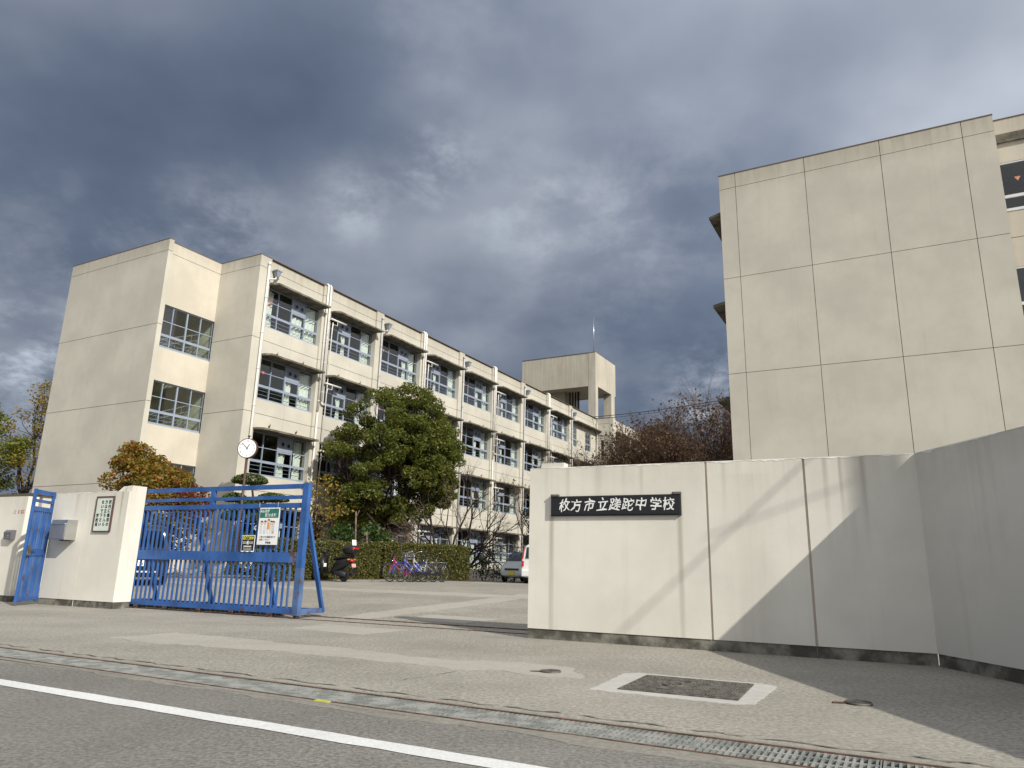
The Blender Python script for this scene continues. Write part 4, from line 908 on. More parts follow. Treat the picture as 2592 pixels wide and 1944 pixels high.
t = thing('bare_tree', 'leafless tree with a few brown leaves leaning in from behind the right wall', 'tree', (1.55, 33.6, .32)); o = link(bpy.data.objects.new('trunk', me2), t); leaves('crown', tp2[rg.random(len(tp2)) < .30], .12, .06, M['leaf_brown'], t, .2, 31)
me3, tp3 = bare_meshes(23, [(-.25, 0, 1), (.2, .1, 1), (0, -.2, 1)], 3.0, .11, 5, .33, .35, 'twig')
t = thing('bare_tree', 'pale leafless tree before the far end of the long school block', 'tree', (5.0, 45, .28)); o = link(bpy.data.objects.new('trunk', me3), t)
variants = [bare_meshes(40+i, [(.05*i-.1, 0, 1), (.3, .1, 1), (-.3, .1, 1), (.15, -.3, 1)], 3.9, .13, 6, .36, .26, 'wood', 1) for i in range(3)]
wood = [(10.6, 62, 11.4, 'leftmost'), (12.2, 64, 13.8, 'second'), (14.0, 61, 14.8, 'third'), (16.0, 64, 15.6, 'fourth'), (18.1, 61, 15.6, 'fifth'), (20.2, 64, 15.6, 'rightmost')]
for i, (x, y, h, w) in enumerate(wood):
    me, tp = variants[i % 3]; sc = h/12.8
    t = thing('bare_tree', 'dark leafless tree behind the right school block, '+w+' of the six' if w in ('leftmost', 'rightmost') else 'dark leafless tree behind the right school block, '+w+' of six from the left', 'tree', (x, y, .28), rg.uniform(0, 6), 'leafless trees behind the right school block'); t.scale = (sc*1.0, sc*1.0, sc)
    link(bpy.data.objects.new('trunk', me), t); k = tp[(rg.random(len(tp)) < .6) & (tp[:, 2] < 12.8)]; leaves('crown', k+rg.normal(0, .15, k.shape), .22, .13, M['leaf_brown'], t, .2, 60+i)
# trees beyond the left end of the school
def far_tree(x, y, h, hw, label, mat, per, seed, n=30, trunk=.45):
    rg = np.random.default_rng(seed); prof = [(h*trunk, 0, hw*.6), (h*.65, 0, hw), (h*.85, .2, hw*.8), (h*.97, .3, hw*.3)]
    leafy_tree('far_tree', (x, y, .28), label, 'trees beyond the left end of the school', (0, 0, h*.4), env_clumps(prof, n, .5, .95, rg, .9, .4), per, .2, .11, mat, 'bark_dark', seed=seed, r0=.2, shell=.2)
far_tree(-34.8, 48, 11.0, 2.7, 'yellow green tree at the left edge of the picture', 'leaf_far', 330, 71, 40)
far_tree(-32.2, 48.5, 12.6, 2.3, 'taller thinning tree against the end of the left school wing', 'leaf_yellow', 130, 72, 40, .45)
far_tree(-36.5, 44, 5.4, 2.6, 'low dark tree over the leftmost wall', 'leaf_dark', 120, 73, 20, .2)
far_tree(-30.6, 46, 4.6, 2.0, 'low dark tree at the foot of the left school wing', 'leaf_dark', 110, 74, 16, .25)
# clipped hedges
def hedge(a, b, h, depth, label, seed):
    a = Vector((*a, gxy(*a))); b = Vector((*b, gxy(*b))); L = (b-a).length; ang = math.atan2(b.y-a.y, b.x-a.x)
    t = thing('hedge', label, 'hedge', a, ang, 'clipped hedges along the yard'); mb = MB(); rg = np.random.default_rng(seed)
    mb.box(.06, L-.06, .06, depth-.06, 0, h-.07); mb.build('shade_core', M['hedge_core'], t); ps = []
    def face(n, f): q = rg.random((n, 2)); ps.append(np.array([f(*x) for x in q]))
    wob = lambda x, z: .05*math.sin(x*2.1+z*3)+.03*math.sin(x*5.3)
    face(int(1500*L*h), lambda p, q: (p*L, .02+wob(p*L, q*h)*.6, q*h)); face(int(1300*L*depth), lambda p, q: (p*L, q*depth, h-.02+wob(p*L, q)*.6)); face(int(1400*depth*h), lambda p, q: (L, p*depth, q*h)); face(int(1400*depth*h), lambda p, q: (0, p*depth, q*h))
    P_ = np.concatenate(ps)+rg.normal(0, .035, (sum(map(len, ps)), 3)); leaves('foliage', P_, .085, .05, M['leaf_hedge'], t, .3, seed)
hedge((-8.05, 25.75), (-5.12, 29.75), 1.42, 1.1, 'clipped hedge behind the black motor scooter', 81)
hedge((-4.98, 30.3), (-1.75, 33.75), 1.42, 1.1, 'clipped hedge behind the parked bicycles', 82)
def shrub(x, y, blobs, label, mat, L, Wd, per, seed, stems=0, up=.4):
    rg = np.random.default_rng(seed); z = gxy(x, y); t = thing('shrub', label, 'shrub', (x, y, z)); mb = MB(); ps = []
    for (a, b_, c, r) in blobs: ps.append(clump((a, b_, c), r, int(per*r*r), rg, .9, .1)); mb.tube(path((a*.3, b_*.3, 0), (a, b_, c), rg, .1, 4), [.02, .018, .014, .01, .006], 4, False)
    mb.build('stems', M['twig'], t); leaves('foliage', np.concatenate(ps), L, Wd, M[mat], t, up, seed, droop=.3)
shrub(-6.85, 31.2, [(-.55, 0, 1.75, .4), (-.2, 0, 1.95, .45), (.2, .1, 1.75, .4), (.0, .2, 1.5, .5)], 'bright green leafy shrub with narrow leaves behind the first hedge', 'leaf_shrub', .20, .06, 900, 91)
shrub(-5.75, 31.4, [(-.35, 0, 1.85, .4), (.05, 0, 2.0, .4), (.4, 0, 1.7, .45), (0, .2, 1.5, .5)], 'broad leaved green shrub behind the gap of the hedges', 'leaf_shrub', .18, .085, 700, 92)
shrub(-4.6, 33.5, [(0, 0, 1.9, .35), (.25, 0, 1.7, .4), (-.3, 0, 1.6, .4)], 'dark reddish shrub under the evergreen tree', 'leaf_brown', .10, .05, 600, 93)
shrub(-1.1, 35.4, [(0, 0, .8, .5), (.2, 0, 1.25, .38), (-.2, 0, .5, .5), (.5, 0, .45, .45)], 'dark shrub at the end of the second hedge', 'leaf_dark', .12, .06, 900, 94)
shrub(-.2, 36.2, [(0, 0, .35, .4), (.5, 0, .3, .35), (.95, .1, .3, .3)], 'low green shrub beneath the ground floor windows', 'leaf_dark', .11, .05, 900, 95)
shrub(.25, 36.5, [(.2, 0, 1.3, .3), (.35, 0, .9, .3), (.1, .1, 1.7, .25)], 'thin upright shrub beside the small silver car', 'leaf_dark', .11, .05, 500, 96)
shrub(1.15, 34.6, [(0, 0, 2.6, .6), (.1, .1, 1.9, .7), (-.15, 0, 3.1, .45), (0, 0, 1.3, .6)], 'dark evergreen shrub above the white van', 'leaf_dark', .14, .07, 700, 97)
shrub(-10.2, 28.6, [(0, 0, .4, .5), (.5, .1, .5, .5), (1.1, .1, .45, .5), (-.5, .2, .25, .35)], 'low rounded shrub behind the right half of the gate', 'leaf_hedge', .09, .05, 1400, 98)
shrub(-14.2, 28.4, [(0, 0, .2, .3), (.7, .1, .22, .3), (1.5, .1, .2, .3), (2.3, .2, .2, .25)], 'low weeds along the planting bed by the black car', 'leaf_shrub', .12, .04, 500, 99)
for i, (x, y, h, lb) in enumerate(((-6.45, 31.0, 2.75, 'tall pruned brown stem rising behind the first hedge'), (-5.95, 31.1, 1.9, 'short pruned stem among the broad leaves'))):
    mb = MB(); mb.tube([(0, 0, 0), (.05, 0, h*.5), (-.02, 0, h)], [.045, .04, .032], 7); mb.tube([(.0, 0, h*.9), (.12, 0, h*1.02)], [.02, .015], 5); o = mb.build('pruned_stem', M['twig'], None, (x, y, .38)); tag(o, lb, 'plant')
# grass tufts and fallen leaves at the foot of the hedges
ps = []
for _ in range(900):
    q = rg.random(); a = Vector((-8.2, 25.5)).lerp(Vector((-1.6, 33.4)), q); ps.append((a.x+rg.normal(.25, .25), a.y+rg.normal(-.25, .25), gxy(a.x, a.y)+.03))
leaves('fallen_leaves', ps, .05, .035, M['leaf_brown'], None, 1.5, 77, kind='stuff')
mb = MB(); a0 = (2.2, 73, 15.6); c0 = (24, 60, 16.5); pts = [Vector(a0).lerp(Vector(c0), q/10)-Vector((0, 0, .5*math.sin(PI*q/10))) for q in range(11)]
mb.tube(pts, .035, 5); mb.tube([p+Vector((0, 0, -.22)) for p in pts], .02, 5); tag(mb.build('overhead_cable', M['black']), 'pair of dark cables crossing before the leafless trees', 'cable')

# ------------------------------------------------------------------ clock on its pole
ck = thing('pole_clock', 'round white clock on a slim brown pole behind the gate', 'clock', (-11.25, 30.75, .38), R(-4))
b = MB(); b.tube([(0, 0, 0), (0, 0, 4.9)], .055, 10); b.build('pole', M['brown_pole'], ck); b = MB(); b.box(-.12, .12, -.12, .12, -.05, .06); b.build('footing', M['canopy'], ck)
b = MB(); b.disc((0, 0, 5.28), (0, 1, 0), .43, .16, 40); b.build('case', M['brown_pole'], ck); b = MB(); b.disc((0, -.082, 5.28), (0, 1, 0), .395, .006, 40); b.build('dial', plain('clock_dial', (.85, .85, .86), .4, .4, 0, .01), ck)
for h in range(1, 13):
    a = 2*PI*h/12; text('numeral', str(h), .105, M['black_print'], ck, (.315*math.sin(a), -.087, 5.28+.315*math.cos(a)), ext=.001)
for nm, a, L, w in (('minute_hand', 2*PI*52.5/60, .33, .022), ('hour_hand', 2*PI*(12.875)/12, .20, .03)):
    b = MB(); dx, dz = math.sin(a), math.cos(a); b.beam((-dx*.06, -.092, 5.28-dz*.06), (dx*L, -.092, 5.28+dz*L), .004, w, (dz, 0, -dx)); b.build(nm, M['black_print'], ck)
b = MB(); b.tube([(0, 0, 5.7), (0, 0, 5.8)], .025, 6); b.disc((0, 0, 5.82), (0, 0, 1), .06, .04, 10); b.build('finial', M['brown_pole'], ck)

# ------------------------------------------------------------------ vehicles
def paint(name, c, rough=.25): 
    t = NT(name); nz = t.noise(t.pos(), 3, 3); return t.bsdf(t.mix(nz, mul(c, .94), mul(c, 1.04)), rough, .5, 0, Coat_Weight=.6, Coat_Roughness=.06)
def car(name, label, cat, loc, heading, st, body, wheels, wr_=.29, glass_rows=(), extra=None):
    """st: stations (x, half width, z bottom, belt z, top z, half width at top); x forward"""
    t = thing(name, label, cat, (loc[0], loc[1], gxy(*loc)), math.atan2(heading[1], heading[0])); mb = MB(); rings = []
    for (x, hw, zb, zl, zt, ht) in st:
        h = [(x, hw*.86, zb), (x, hw*.97, zb+.10), (x, hw, (zb+zl)*.5), (x, hw*.985, zl), (x, ht, max(zl+.01, zt-.07)), (x, ht*.80, zt)]
        rings.append(h+[(x, -y, z) for (x, y, z) in reversed(h)])
    mb.loft(rings, 0, True, True); o = mb.build('body', body, t); md = o.modifiers.new('subd', 'SUBSURF'); md.levels = 1; md.render_levels = 2
    for (x, y) in wheels:
        for s_ in (-1, 1):
            b = MB(); b.torus((x, s_*y, wr_), (0, 1, 0), wr_-.075, .075, 20, 8); w = b.build('tyre', M['rubber'], t); b = MB(); b.disc((x, s_*y, wr_), (0, 1, 0), wr_-.07, .10, 18)
            for q in range(5): a = q*2*PI/5; b.beam((x, s_*(y+.055), wr_), (x+(wr_-.09)*math.cos(a), s_*(y+.055), wr_+(wr_-.09)*math.sin(a)), .05, .03, (0, 1, 0))
            b.build('rim', M['steel'], w)
    return t
red_lens = plain('red_lens', (.38, .015, .015), .2, .5); clear = plain('clear_lens', (.75, .76, .78), .15, .5); amber = plain('amber_lens', (.6, .25, .02), .2, .5)
def slab(nm, mat, par, pts, th, n):
    """thin panel that follows the quad pts, raised along n"""
    b = MB(); n = Vector(n).normalized()*th; P0 = [Vector(p) for p in pts]; k = len(P0); b.add(P0+[p+n for p in P0], [tuple(reversed(range(k))), tuple(range(k, 2*k))]+[(i, (i+1) % k, (i+1) % k+k, i+k) for i in range(k)]); return b.build(nm, mat, par)
blk = paint('black_car_paint', (.010, .010, .012)); wht = paint('white_car_paint', (.66, .66, .65)); slv = paint('silver_car_paint', (.60, .62, .63), .3)
# tall black car seen from behind through the gate
hd = Vector((-.42, .907))
st = [(-1.95, .70, .30, .62, .66, .66), (-1.93, .80, .24, .95, 1.0, .76), (-1.88, .83, .22, 1.02, 1.70, .66), (-1.70, .84, .22, 1.02, 1.83, .66), (-.6, .85, .2, 1.0, 1.86, .68), (.5, .85, .2, .98, 1.80, .66), (1.0, .84, .2, .96, 1.35, .66), (1.35, .83, .2, .92, 1.0, .72), (1.85, .76, .24, .72, .80, .66), (1.98, .62, .3, .55, .6, .55)]
cb = car('parked_car', 'tall black car parked behind the gate, seen from behind', 'car', Vector((-11.15, 22.6))+hd*1.9, hd, st, blk, [(-1.2, .74), (1.25, .74)])
slab('rear_window', M['carglass'], cb, [(-1.93, -.62, 1.12), (-1.93, .62, 1.12), (-1.87, .55, 1.62), (-1.87, -.55, 1.62)], .012, (-1, 0, .1))
for s_ in (-1, 1):
    slab('tail_light', red_lens, cb, [(-1.955, s_*.80, .82), (-1.965, s_*.46, .82), (-1.965, s_*.46, .93), (-1.95, s_*.80, .94)], .02, (-1, 0, 0)); slab('reversing_light', clear, cb, [(-1.97, s_*.60, .84), (-1.972, s_*.50, .84), (-1.972, s_*.50, .91), (-1.97, s_*.60, .91)], .018, (-1, 0, 0))
    slab('side_window', M['carglass'], cb, [(-1.5, s_*.81, 1.08), (-.4, s_*.83, 1.08), (-.4, s_*.72, 1.62), (-1.5, s_*.71, 1.62)], .012, (0, s_, .2)); slab('side_window', M['carglass'], cb, [(-.3, s_*.83, 1.06), (.75, s_*.82, 1.06), (.5, s_*.71, 1.60), (-.3, s_*.72, 1.62)], .012, (0, s_, .2))
    b = MB(); b.blob((.75, s_*.95, 1.12), .07, .10, .08); b.build('mirror', blk, cb)
pl = slab('number_plate', M['white_print'], cb, [(-1.985, -.165, .56), (-1.985, .165, .56), (-1.98, .165, .73), (-1.98, -.165, .73)], .012, (-1, 0, 0))
text('lettering', '5 24', .12, M['black_print'], pl, (-1.999, 0, .62), (PI/2, 0, -PI/2), ext=.001)
b = MB(); b.box(-1.98, -1.90, -.74, .74, .30, .46); b.build('bumper', blk, cb); b = MB(); b.box(-1.99, -1.975, -.5, .5, .37, .42); b.build('bumper_trim', slv, cb)
# white van at the edge of the right wall
st = [(-1.70, .66, .34, .70, .72, .62), (-1.72, .73, .26, .95, 1.0, .70), (-1.66, .74, .24, .98, 1.55, .62), (-1.45, .74, .24, .98, 1.66, .62), (0, .74, .22, .96, 1.68, .63), (.7, .74, .22, .94, 1.62, .62), (1.2, .73, .22, .90, 1.05, .66), (1.6, .70, .24, .72, .85, .62), (1.72, .6, .3, .6, .62, .5)]
hv = Vector((.22, .975)); cv = car('parked_van', 'white van showing its red tail lights at the end of the name board wall', 'van', Vector((1.27, 30.2))+hv*1.7, hv, st, wht, [(-1.1, .64), (1.1, .64)], .28)
slab('rear_window', M['carglass'], cv, [(-1.73, -.56, 1.02), (-1.73, .56, 1.02), (-1.655, .52, 1.48), (-1.655, -.52, 1.48)], .012, (-1, 0, .1))
for s_ in (-1, 1): slab('tail_light', red_lens, cv, [(-1.735, s_*.70, 1.0), (-1.735, s_*.645, 1.0), (-1.66, s_*.60, 1.46), (-1.655, s_*.64, 1.46)], .02, (-1, 0, .1)); slab('tail_light', red_lens, cv, [(-1.745, s_*.715, .70), (-1.75, s_*.62, .70), (-1.74, s_*.62, .92), (-1.735, s_*.715, .92)], .02, (-1, 0, 0)); slab('side_window', M['carglass'], cv, [(-1.35, s_*.72, 1.02), (.5, s_*.725, 1.0), (.4, s_*.65, 1.5), (-1.3, s_*.645, 1.5)], .01, (0, s_, .2))
b = MB(); b.box(-1.80, -1.68, -.72, .72, .30, .58); o = b.build('bumper', wht, cv); md = o.modifiers.new('bev', 'BEVEL'); md.width = .05; md.segments = 3
# small silver car, three quarter front view
st = [(-1.6, .62, .3, .75, 1.0, .6), (-1.5, .72, .24, .95, 1.40, .60), (-.6, .735, .2, .92, 1.50, .62), (.25, .735, .2, .90, 1.46, .61), (.95, .73, .2, .90, .97, .68), (1.35, .70, .22, .76, .86, .64), (1.62, .62, .26, .55, .66, .58), (1.68, .52, .32, .5, .54, .48)]
hk = Vector((-.42, -.907)); ckc = car('parked_car', 'small silver car with a yellow plate parked before the ground floor', 'car', Vector((.22, 34.9))-hk*1.6, hk, st, slv, [(-1.1, .65), (1.05, .65)], .27)
slab('windscreen', M['carglass'], ckc, [(1.0, -.60, .98), (1.0, .60, .98), (.42, .52, 1.40), (.42, -.52, 1.40)], .02, (.6, 0, .8))
for s_ in (-1, 1): slab('headlight', clear, ckc, [(1.50, s_*.66, .60), (1.62, s_*.42, .58), (1.56, s_*.42, .72), (1.40, s_*.66, .76)], .03, (1, s_*.3, .3)); slab('side_window', M['carglass'], ckc, [(-1.2, s_*.71, .98), (.7, s_*.715, .96), (.25, s_*.64, 1.36), (-1.1, s_*.63, 1.36)], .012, (0, s_, .2))
slab('number_plate', yel, ckc, [(1.70, -.165, .36), (1.70, .165, .36), (1.70, .165, .52), (1.70, -.165, .52)], .02, (1, 0, 0)); slab('grille', M['black'], ckc, [(1.68, -.36, .56), (1.68, .36, .56), (1.64, .36, .64), (1.64, -.36, .64)], .02, (1, 0, .2))
# white van behind the poster, facing the street
st = [(-1.6, .70, .3, .9, 1.7, .62), (-1.4, .73, .26, 1.0, 1.88, .63), (.6, .73, .24, 1.0, 1.90, .63), (1.2, .73, .24, .98, 1.75, .60), (1.55, .73, .24, .92, 1.0, .68), (1.68, .68, .28, .7, .82, .62)]
hw_ = Vector((.30, -.954)); cw = car('parked_van', 'white van facing the street behind the hanging poster', 'van', Vector((-10.55, 31.2))-hw_*1.6, hw_, st, wht, [(-1.0, .64), (1.1, .64)], .27)
slab('windscreen', M['carglass'], cw, [(1.57, -.62, 1.0), (1.57, .62, 1.0), (1.24, .54, 1.66), (1.24, -.54, 1.66)], .03, (.9, 0, .4))
for s_ in (-1, 1): slab('headlight', clear, cw, [(1.68, s_*.64, .66), (1.72, s_*.40, .66), (1.70, s_*.40, .82), (1.66, s_*.64, .84)], .03, (1, 0, 0)); slab('side_window', M['carglass'], cw, [(-1.2, s_*.715, 1.04), (1.2, s_*.72, 1.02), (1.0, s_*.65, 1.66), (-1.2, s_*.65, 1.68)], .012, (0, s_, .2))

# ------------------------------------------------------------------ motor scooter
hs = Vector((-.86, .51)); rear = Vector((-5.72, 26.2)); sc_ = thing('motor_scooter', 'black motor scooter with a top box and pink plate before the hedge', 'scooter', (rear.x, rear.y, gxy(*rear)), math.atan2(hs.y, hs.x))
for nm, x, rr_ in (('rear_wheel', 0, .225), ('front_wheel', 1.26, .235)):
    b = MB(); b.torus((x, 0, rr_), (0, 1, 0), rr_-.055, .055, 24, 8); w = b.build(nm, M['rubber'], sc_); b = MB(); b.disc((x, 0, rr_), (0, 1, 0), rr_-.09, .05, 18); b.build('rim', M['steel'] if x else M['black'], w)
def ring(x, hw, z0, z1, tilt=0, n=10): return [(x+tilt*((z0+z1)/2+(z1-z0)/2*math.sin(2*PI*k/n)-z0), hw*math.cos(2*PI*k/n), (z0+z1)/2+(z1-z0)/2*math.sin(2*PI*k/n)) for k in range(n)]
b = MB(); b.loft([ring(-.34, .06, .72, .80), ring(-.22, .13, .58, .84), ring(.05, .17, .42, .82), ring(.32, .17, .32, .78), ring(.50, .15, .28, .60), ring(.56, .12, .26, .40)]); b.build('rear_cowl', M['black'], sc_)
b = MB(); b.loft([ring(-.26, .10, .82, .90), ring(-.05, .15, .80, .90), ring(.20, .15, .76, .86), ring(.44, .12, .74, .83), ring(.50, .08, .72, .78)]); b.build('seat', M['rubber'], sc_)
b = MB(); b.box(.50, .98, -.16, .16, .26, .33); b.build('floorboard', M['black'], sc_)
b = MB(); b.loft([[(.92, -.18, .3), (.92, .18, .3), (1.0, .12, .3), (1.0, -.12, .3)], [(.99, -.20, .62), (.99, .20, .62), (1.10, .12, .62), (1.10, -.12, .62)], [(.98, -.15, .92), (.98, .15, .92), (1.08, .08, .92), (1.08, -.08, .92)]]); b.build('front_shield', M['black'], sc_)
b = MB(); b.tube([(1.26, .07, .235), (1.12, .06, .62)], .025, 6); b.tube([(1.26, -.07, .235), (1.12, -.06, .62)], .025, 6); b.build('fork', M['steel'], sc_)
b = MB(); b.loft([ring(1.0, .12, .50, .60), ring(1.26, .10, .46, .53), ring(1.48, .06, .36, .42)]); b.build('front_mudguard', M['black'], sc_)
b = MB(); b.tube([(1.02, 0, .88), (1.0, 0, 1.0)], .05, 8); b.loft([ring(.90, .10, .96, 1.06), ring(1.0, .14, .94, 1.10), ring(1.12, .08, .96, 1.06)]); b.tube([(.92, -.34, 1.03), (.98, -.12, 1.02), (.98, .12, 1.02), (.92, .34, 1.03)], .018, 6); b.build('handlebar', M['black'], sc_)
for s_ in (-1, 1):
    b = MB(); b.tube([(.96, s_*.22, 1.04), (.98, s_*.28, 1.26)], .008, 5); b.blob((.97, s_*.30, 1.29), .02, .065, .045); b.build('mirror', M['dark_metal'], sc_)
b = MB(); b.box(-.32, .02, -.12, .12, .90, .93); b.beam((-.28, .1, .82), (-.30, .1, .92), .02, .02); b.beam((-.28, -.1, .82), (-.30, -.1, .92), .02, .02); b.build('rear_rack', M['dark_metal'], sc_)
b = MB(); b.loft([ring(-.50, .14, .97, 1.20, 0, 14), ring(-.44, .20, .94, 1.25, 0, 14), ring(-.22, .22, .93, 1.27, 0, 14), ring(-.03, .20, .94, 1.24, 0, 14), ring(.03, .13, .98, 1.18, 0, 14)]); tb = b.build('top_box', M['black'], sc_)
b = MB(); b.loft([ring(-.52, .12, 1.10, 1.17), ring(-.47, .19, 1.10, 1.19), ring(-.38, .205, 1.12, 1.19)]); b.build('box_reflector', red_lens, tb)
b = MB(); b.loft([ring(-.40, .05, .68, .74), ring(-.36, .10, .66, .78), ring(-.26, .12, .66, .79)]); b.build('tail_light', red_lens, sc_)
for s_ in (-1, 1): b = MB(); b.blob((-.28, s_*.15, .76), .07, .035, .03); b.build('indicator', amber, sc_)
slab('number_plate', plain('pink_plate', (.78, .33, .33), .5, .3), sc_, [(-.42, -.10, .50), (-.42, .10, .50), (-.40, .10, .62), (-.40, -.10, .62)], .008, (-1, 0, 0))
b = MB(); b.loft([[(-.32, -.07, .64), (-.32, .07, .64), (-.28, .07, .64), (-.28, -.07, .64)], [(-.50, -.06, .30), (-.50, .06, .30), (-.46, .06, .30), (-.46, -.06, .30)]]); b.build('rear_mudguard', M['black'], sc_)
b = MB(); b.loft([ring(-.12, .10, .16, .34), ring(.1, .13, .15, .40), ring(.36, .13, .18, .40), ring(.5, .08, .22, .34)]); b.build('engine', M['dark_metal'], sc_)
b = MB(); b.tube([(.35, -.18, .2), (.1, -.2, .22), (-.32, -.19, .30)], [.03, .055, .05], 8); b.build('exhaust', M['dark_metal'], sc_)
b = MB(); b.tube([(.30, .10, .24), (.22, .17, .01), (.10, .17, .01)], .014, 5); b.tube([(.30, -.10, .24), (.22, -.17, .01), (.10, -.17, .01)], .014, 5); b.build('stand', M['rust'], sc_)
b = MB(); b.box(.94, .965, -.06, .06, .50, .62); b.build('shield_label', M['white_print'], sc_)
pn = MB(); pn.add([(0, -.10, 0), (0, .10, 0), (.03, .10, .19), (.03, -.10, .19)], [(0, 1, 2, 3)]); pn.add([(.004, -.10, 0), (.004, .10, 0), (.034, .10, .19), (.034, -.10, .19)], [(3, 2, 1, 0)]); q = rear-hs*.38
tag(pn.build('paper_sheet', M['white_print'], None, (q.x, q.y, gxy(*rear)+1.245), math.atan2(hs.y, hs.x)), 'white sheet of paper standing on the scooter top box', 'paper')

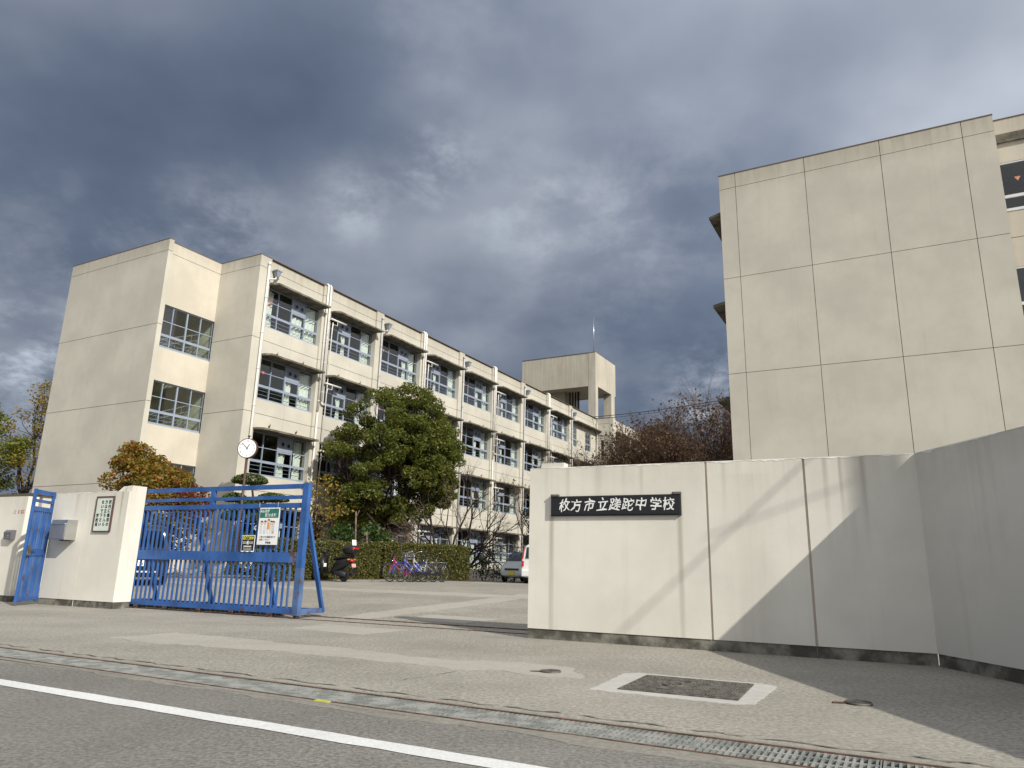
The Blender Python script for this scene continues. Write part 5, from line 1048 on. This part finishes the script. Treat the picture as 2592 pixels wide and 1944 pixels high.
# ------------------------------------------------------------------ bicycles
M['rimgrey'] = plain('dull_rim', (.16, .16, .165), .4, .5, .4)
def bicycle(rearpt, hd_, label, frame, fender, lean=.06, wr_=.33, basket=False, mirror=False, bars='black', rack=False):
    hd_ = Vector(hd_).normalized(); t = thing('bicycle', label, 'bicycle', (rearpt[0], rearpt[1], gxy(*rearpt)), math.atan2(hd_.y, hd_.x), 'bicycles parked by the hedge'); t.rotation_euler = (lean, 0, math.atan2(hd_.y, hd_.x))
    fm = paint('bicycle_paint_'+str(len(bpy.data.materials)), frame); X = 1.06
    for nm, x in (('rear_wheel', 0), ('front_wheel', X)):
        b = MB(); b.torus((x, 0, wr_), (0, 1, 0), wr_-.017, .017, 32, 6); w = b.build(nm, M['rubber'], t); b = MB(); b.torus((x, 0, wr_), (0, 1, 0), wr_-.040, .008, 32, 5); b.disc((x, 0, wr_), (0, 1, 0), .03, .09, 10); b.build('rim', M['rimgrey'], w)
        b = MB()
        for k in range(18): a = 2*PI*k/18; b.tube([(x+.025*math.cos(a), .02*(-1)**k, wr_+.025*math.sin(a)), (x+(wr_-.05)*math.cos(a+.15), 0, wr_+(wr_-.05)*math.sin(a+.15))], .0016, 3, False)
        b.build('spokes', M['steel'], w)
    b = MB(); hdt = Vector((.86, 0, .82)); hdb = Vector((.89, 0, .62)); bb = Vector((.42, 0, .29)); se = Vector((.30, 0, .72)); rx = Vector((0, 0, wr_))
    b.tube([hdt, hdb], .030, 8); b.tube([hdb, Vector((.66, 0, .42)), bb], .030, 8); b.tube([hdt-Vector((0, 0, .06)), Vector((.60, 0, .52)), Vector((.36, 0, .50))], .024, 8); b.tube([bb, se], .025, 8)
    for s_ in (-1, 1): b.tube([bb+Vector((0, s_*.03, 0)), rx+Vector((0, s_*.055, 0))], .010, 6); b.tube([se+Vector((0, s_*.02, -.12)), rx+Vector((0, s_*.055, 0))], .009, 6)
    b.build('frame', fm, t)
    b = MB()
    for s_ in (-1, 1): b.tube([hdb+Vector((.01, s_*.035, 0)), Vector((X-.06, s_*.045, .45)), Vector((X, s_*.05, wr_))], .012, 6)
    b.build('fork', fm if not rack else M['steel'], t)
    b = MB(); b.tube([hdt, hdt+Vector((-.03, 0, .16))], .013, 6); h = hdt+Vector((-.03, 0, .16)); b.tube([h+Vector((-.20, -.28, .05)), h+Vector((-.05, -.26, .07)), h+Vector((.03, -.10, .02)), h+Vector((.03, .10, .02)), h+Vector((-.05, .26, .07)), h+Vector((-.20, .28, .05))], .012, 6); b.build('handlebar', M['dark_metal'] if bars == 'black' else M['steel'], t)
    for s_ in (-1, 1): b = MB(); b.tube([h+Vector((-.23, s_*.285, .045)), h+Vector((-.11, s_*.27, .065))], .018, 7); b.build('grip', M['black'], t)
    if mirror: b = MB(); b.tube([h+Vector((-.05, .26, .07)), h+Vector((.0, .30, .30))], .006, 5); b.blob(h+Vector((0, .30, .33)), .03, .04, .04); b.build('mirror', M['black'], t)
    b = MB(); b.tube([se, se+Vector((-.03, 0, .10))], .012, 6); b.build('seat_post', M['steel'], t); b = MB(); b.loft([[(se.x-.19+q[0], q[1], se.z+.12+q[2]) for q in r_] for r_ in ([(0, .05*math.cos(a), .02+.02*math.sin(a)) for a in np.linspace(0, 2*PI, 8, False)], [(.06, .10*math.cos(a), .015+.035*math.sin(a)) for a in np.linspace(0, 2*PI, 8, False)], [(.16, .06*math.cos(a), .01+.03*math.sin(a)) for a in np.linspace(0, 2*PI, 8, False)], [(.29, .018*math.cos(a), .01+.018*math.sin(a)) for a in np.linspace(0, 2*PI, 8, False)])]); b.build('saddle', M['black'], t)
    for nm, x, a0, a1 in (('rear_mudguard', 0, R(15), R(190)), ('front_mudguard', X, R(55), R(190))):
        b = MB(); A_ = np.linspace(a0, a1, 14); r_ = wr_+.022; vs = []
        for a in A_:
            for y, dr in ((-.025, -.012), (0, .004), (.025, -.012)): vs.append((x-(r_+dr)*math.cos(a), y, wr_+(r_+dr)*math.sin(a)))
        b.add(vs, [(3*i+j, 3*i+j+1, 3*i+j+4, 3*i+j+3) for i in range(13) for j in range(2)], 0, True); b.build(nm, fender, t)
    b = MB(); b.disc((.42, .035, .29), (0, 1, 0), .085, .01, 18); b.tube([(.42, .05, .29), (.42+.12, .055, .18)], .009, 5); b.box(.50, .59, .055, .13, .165, .19); b.tube([(.42, -.05, .29), (.42-.12, -.055, .40)], .009, 5); b.box(.26, .35, -.13, -.055, .385, .41); b.build('crank', M['dark_metal'], t)
    b = MB(); b.box(.02, .44, .03, .055, .24, .36); b.build('chain_case', fm if mirror else M['black'], t); b = MB(); b.tube([(.02, -.06, .30), (.06, -.22, .01)], .009, 5); b.build('stand', M['steel'], t)
    if rack:
        b = MB()
        for y in (-.06, 0, .06): b.tube([(.20, y, .70), (-.22, y, .70)], .006, 5)
        b.tube([(-.18, .06, .70), (0, .06, wr_)], .006, 5); b.tube([(-.18, -.06, .70), (0, -.06, wr_)], .006, 5); b.build('carrier', M['steel'], t)
    if basket:
        b = MB()
        for i in range(9): y = -.16+.04*i; b.tube([(1.0, y*.85, .78), (1.0, y, 1.0)], .004, 4); b.tube([(1.24, y*.85, .78), (1.27, y, 1.0)], .004, 4); b.tube([(1.0, y*.85, .78), (1.24, y*.85, .78)], .004, 4)
        for z, k in ((.80, .86), (.88, .93), (1.0, 1.0)): b.tube([(1.0, -.16*k, z), (1.26, -.16*k, z), (1.26, .16*k, z), (1.0, .16*k, z), (1.0, -.16*k, z)], .006, 4)
        b.build('basket', M['steel'], t)
    return t
bicycle((-3.42, 27.05), (-.66, -.75), 'magenta bicycle nearest the scooter, with a mirror on its bar', (.30, .012, .13), M['black'], .10, mirror=True)
bicycle((-3.02, 27.15), (-.70, -.71), 'dark violet blue bicycle with a pale fork, second from the scooter', (.06, .07, .30), plain('blue_mudguard', (.02, .06, .50), .3), .08, bars='steel')
bicycle((-2.72, 27.45), (-.72, -.69), 'grey bicycle with silver mudguards and a front basket, third in the row', (.33, .34, .36), M['steel'], .08, basket=True, bars='steel', rack=True)
bicycle((-2.42, 27.75), (-.72, -.69), 'black bicycle at the right end of the row by the hedge', (.03, .03, .035), M['black'], .06, rack=True)
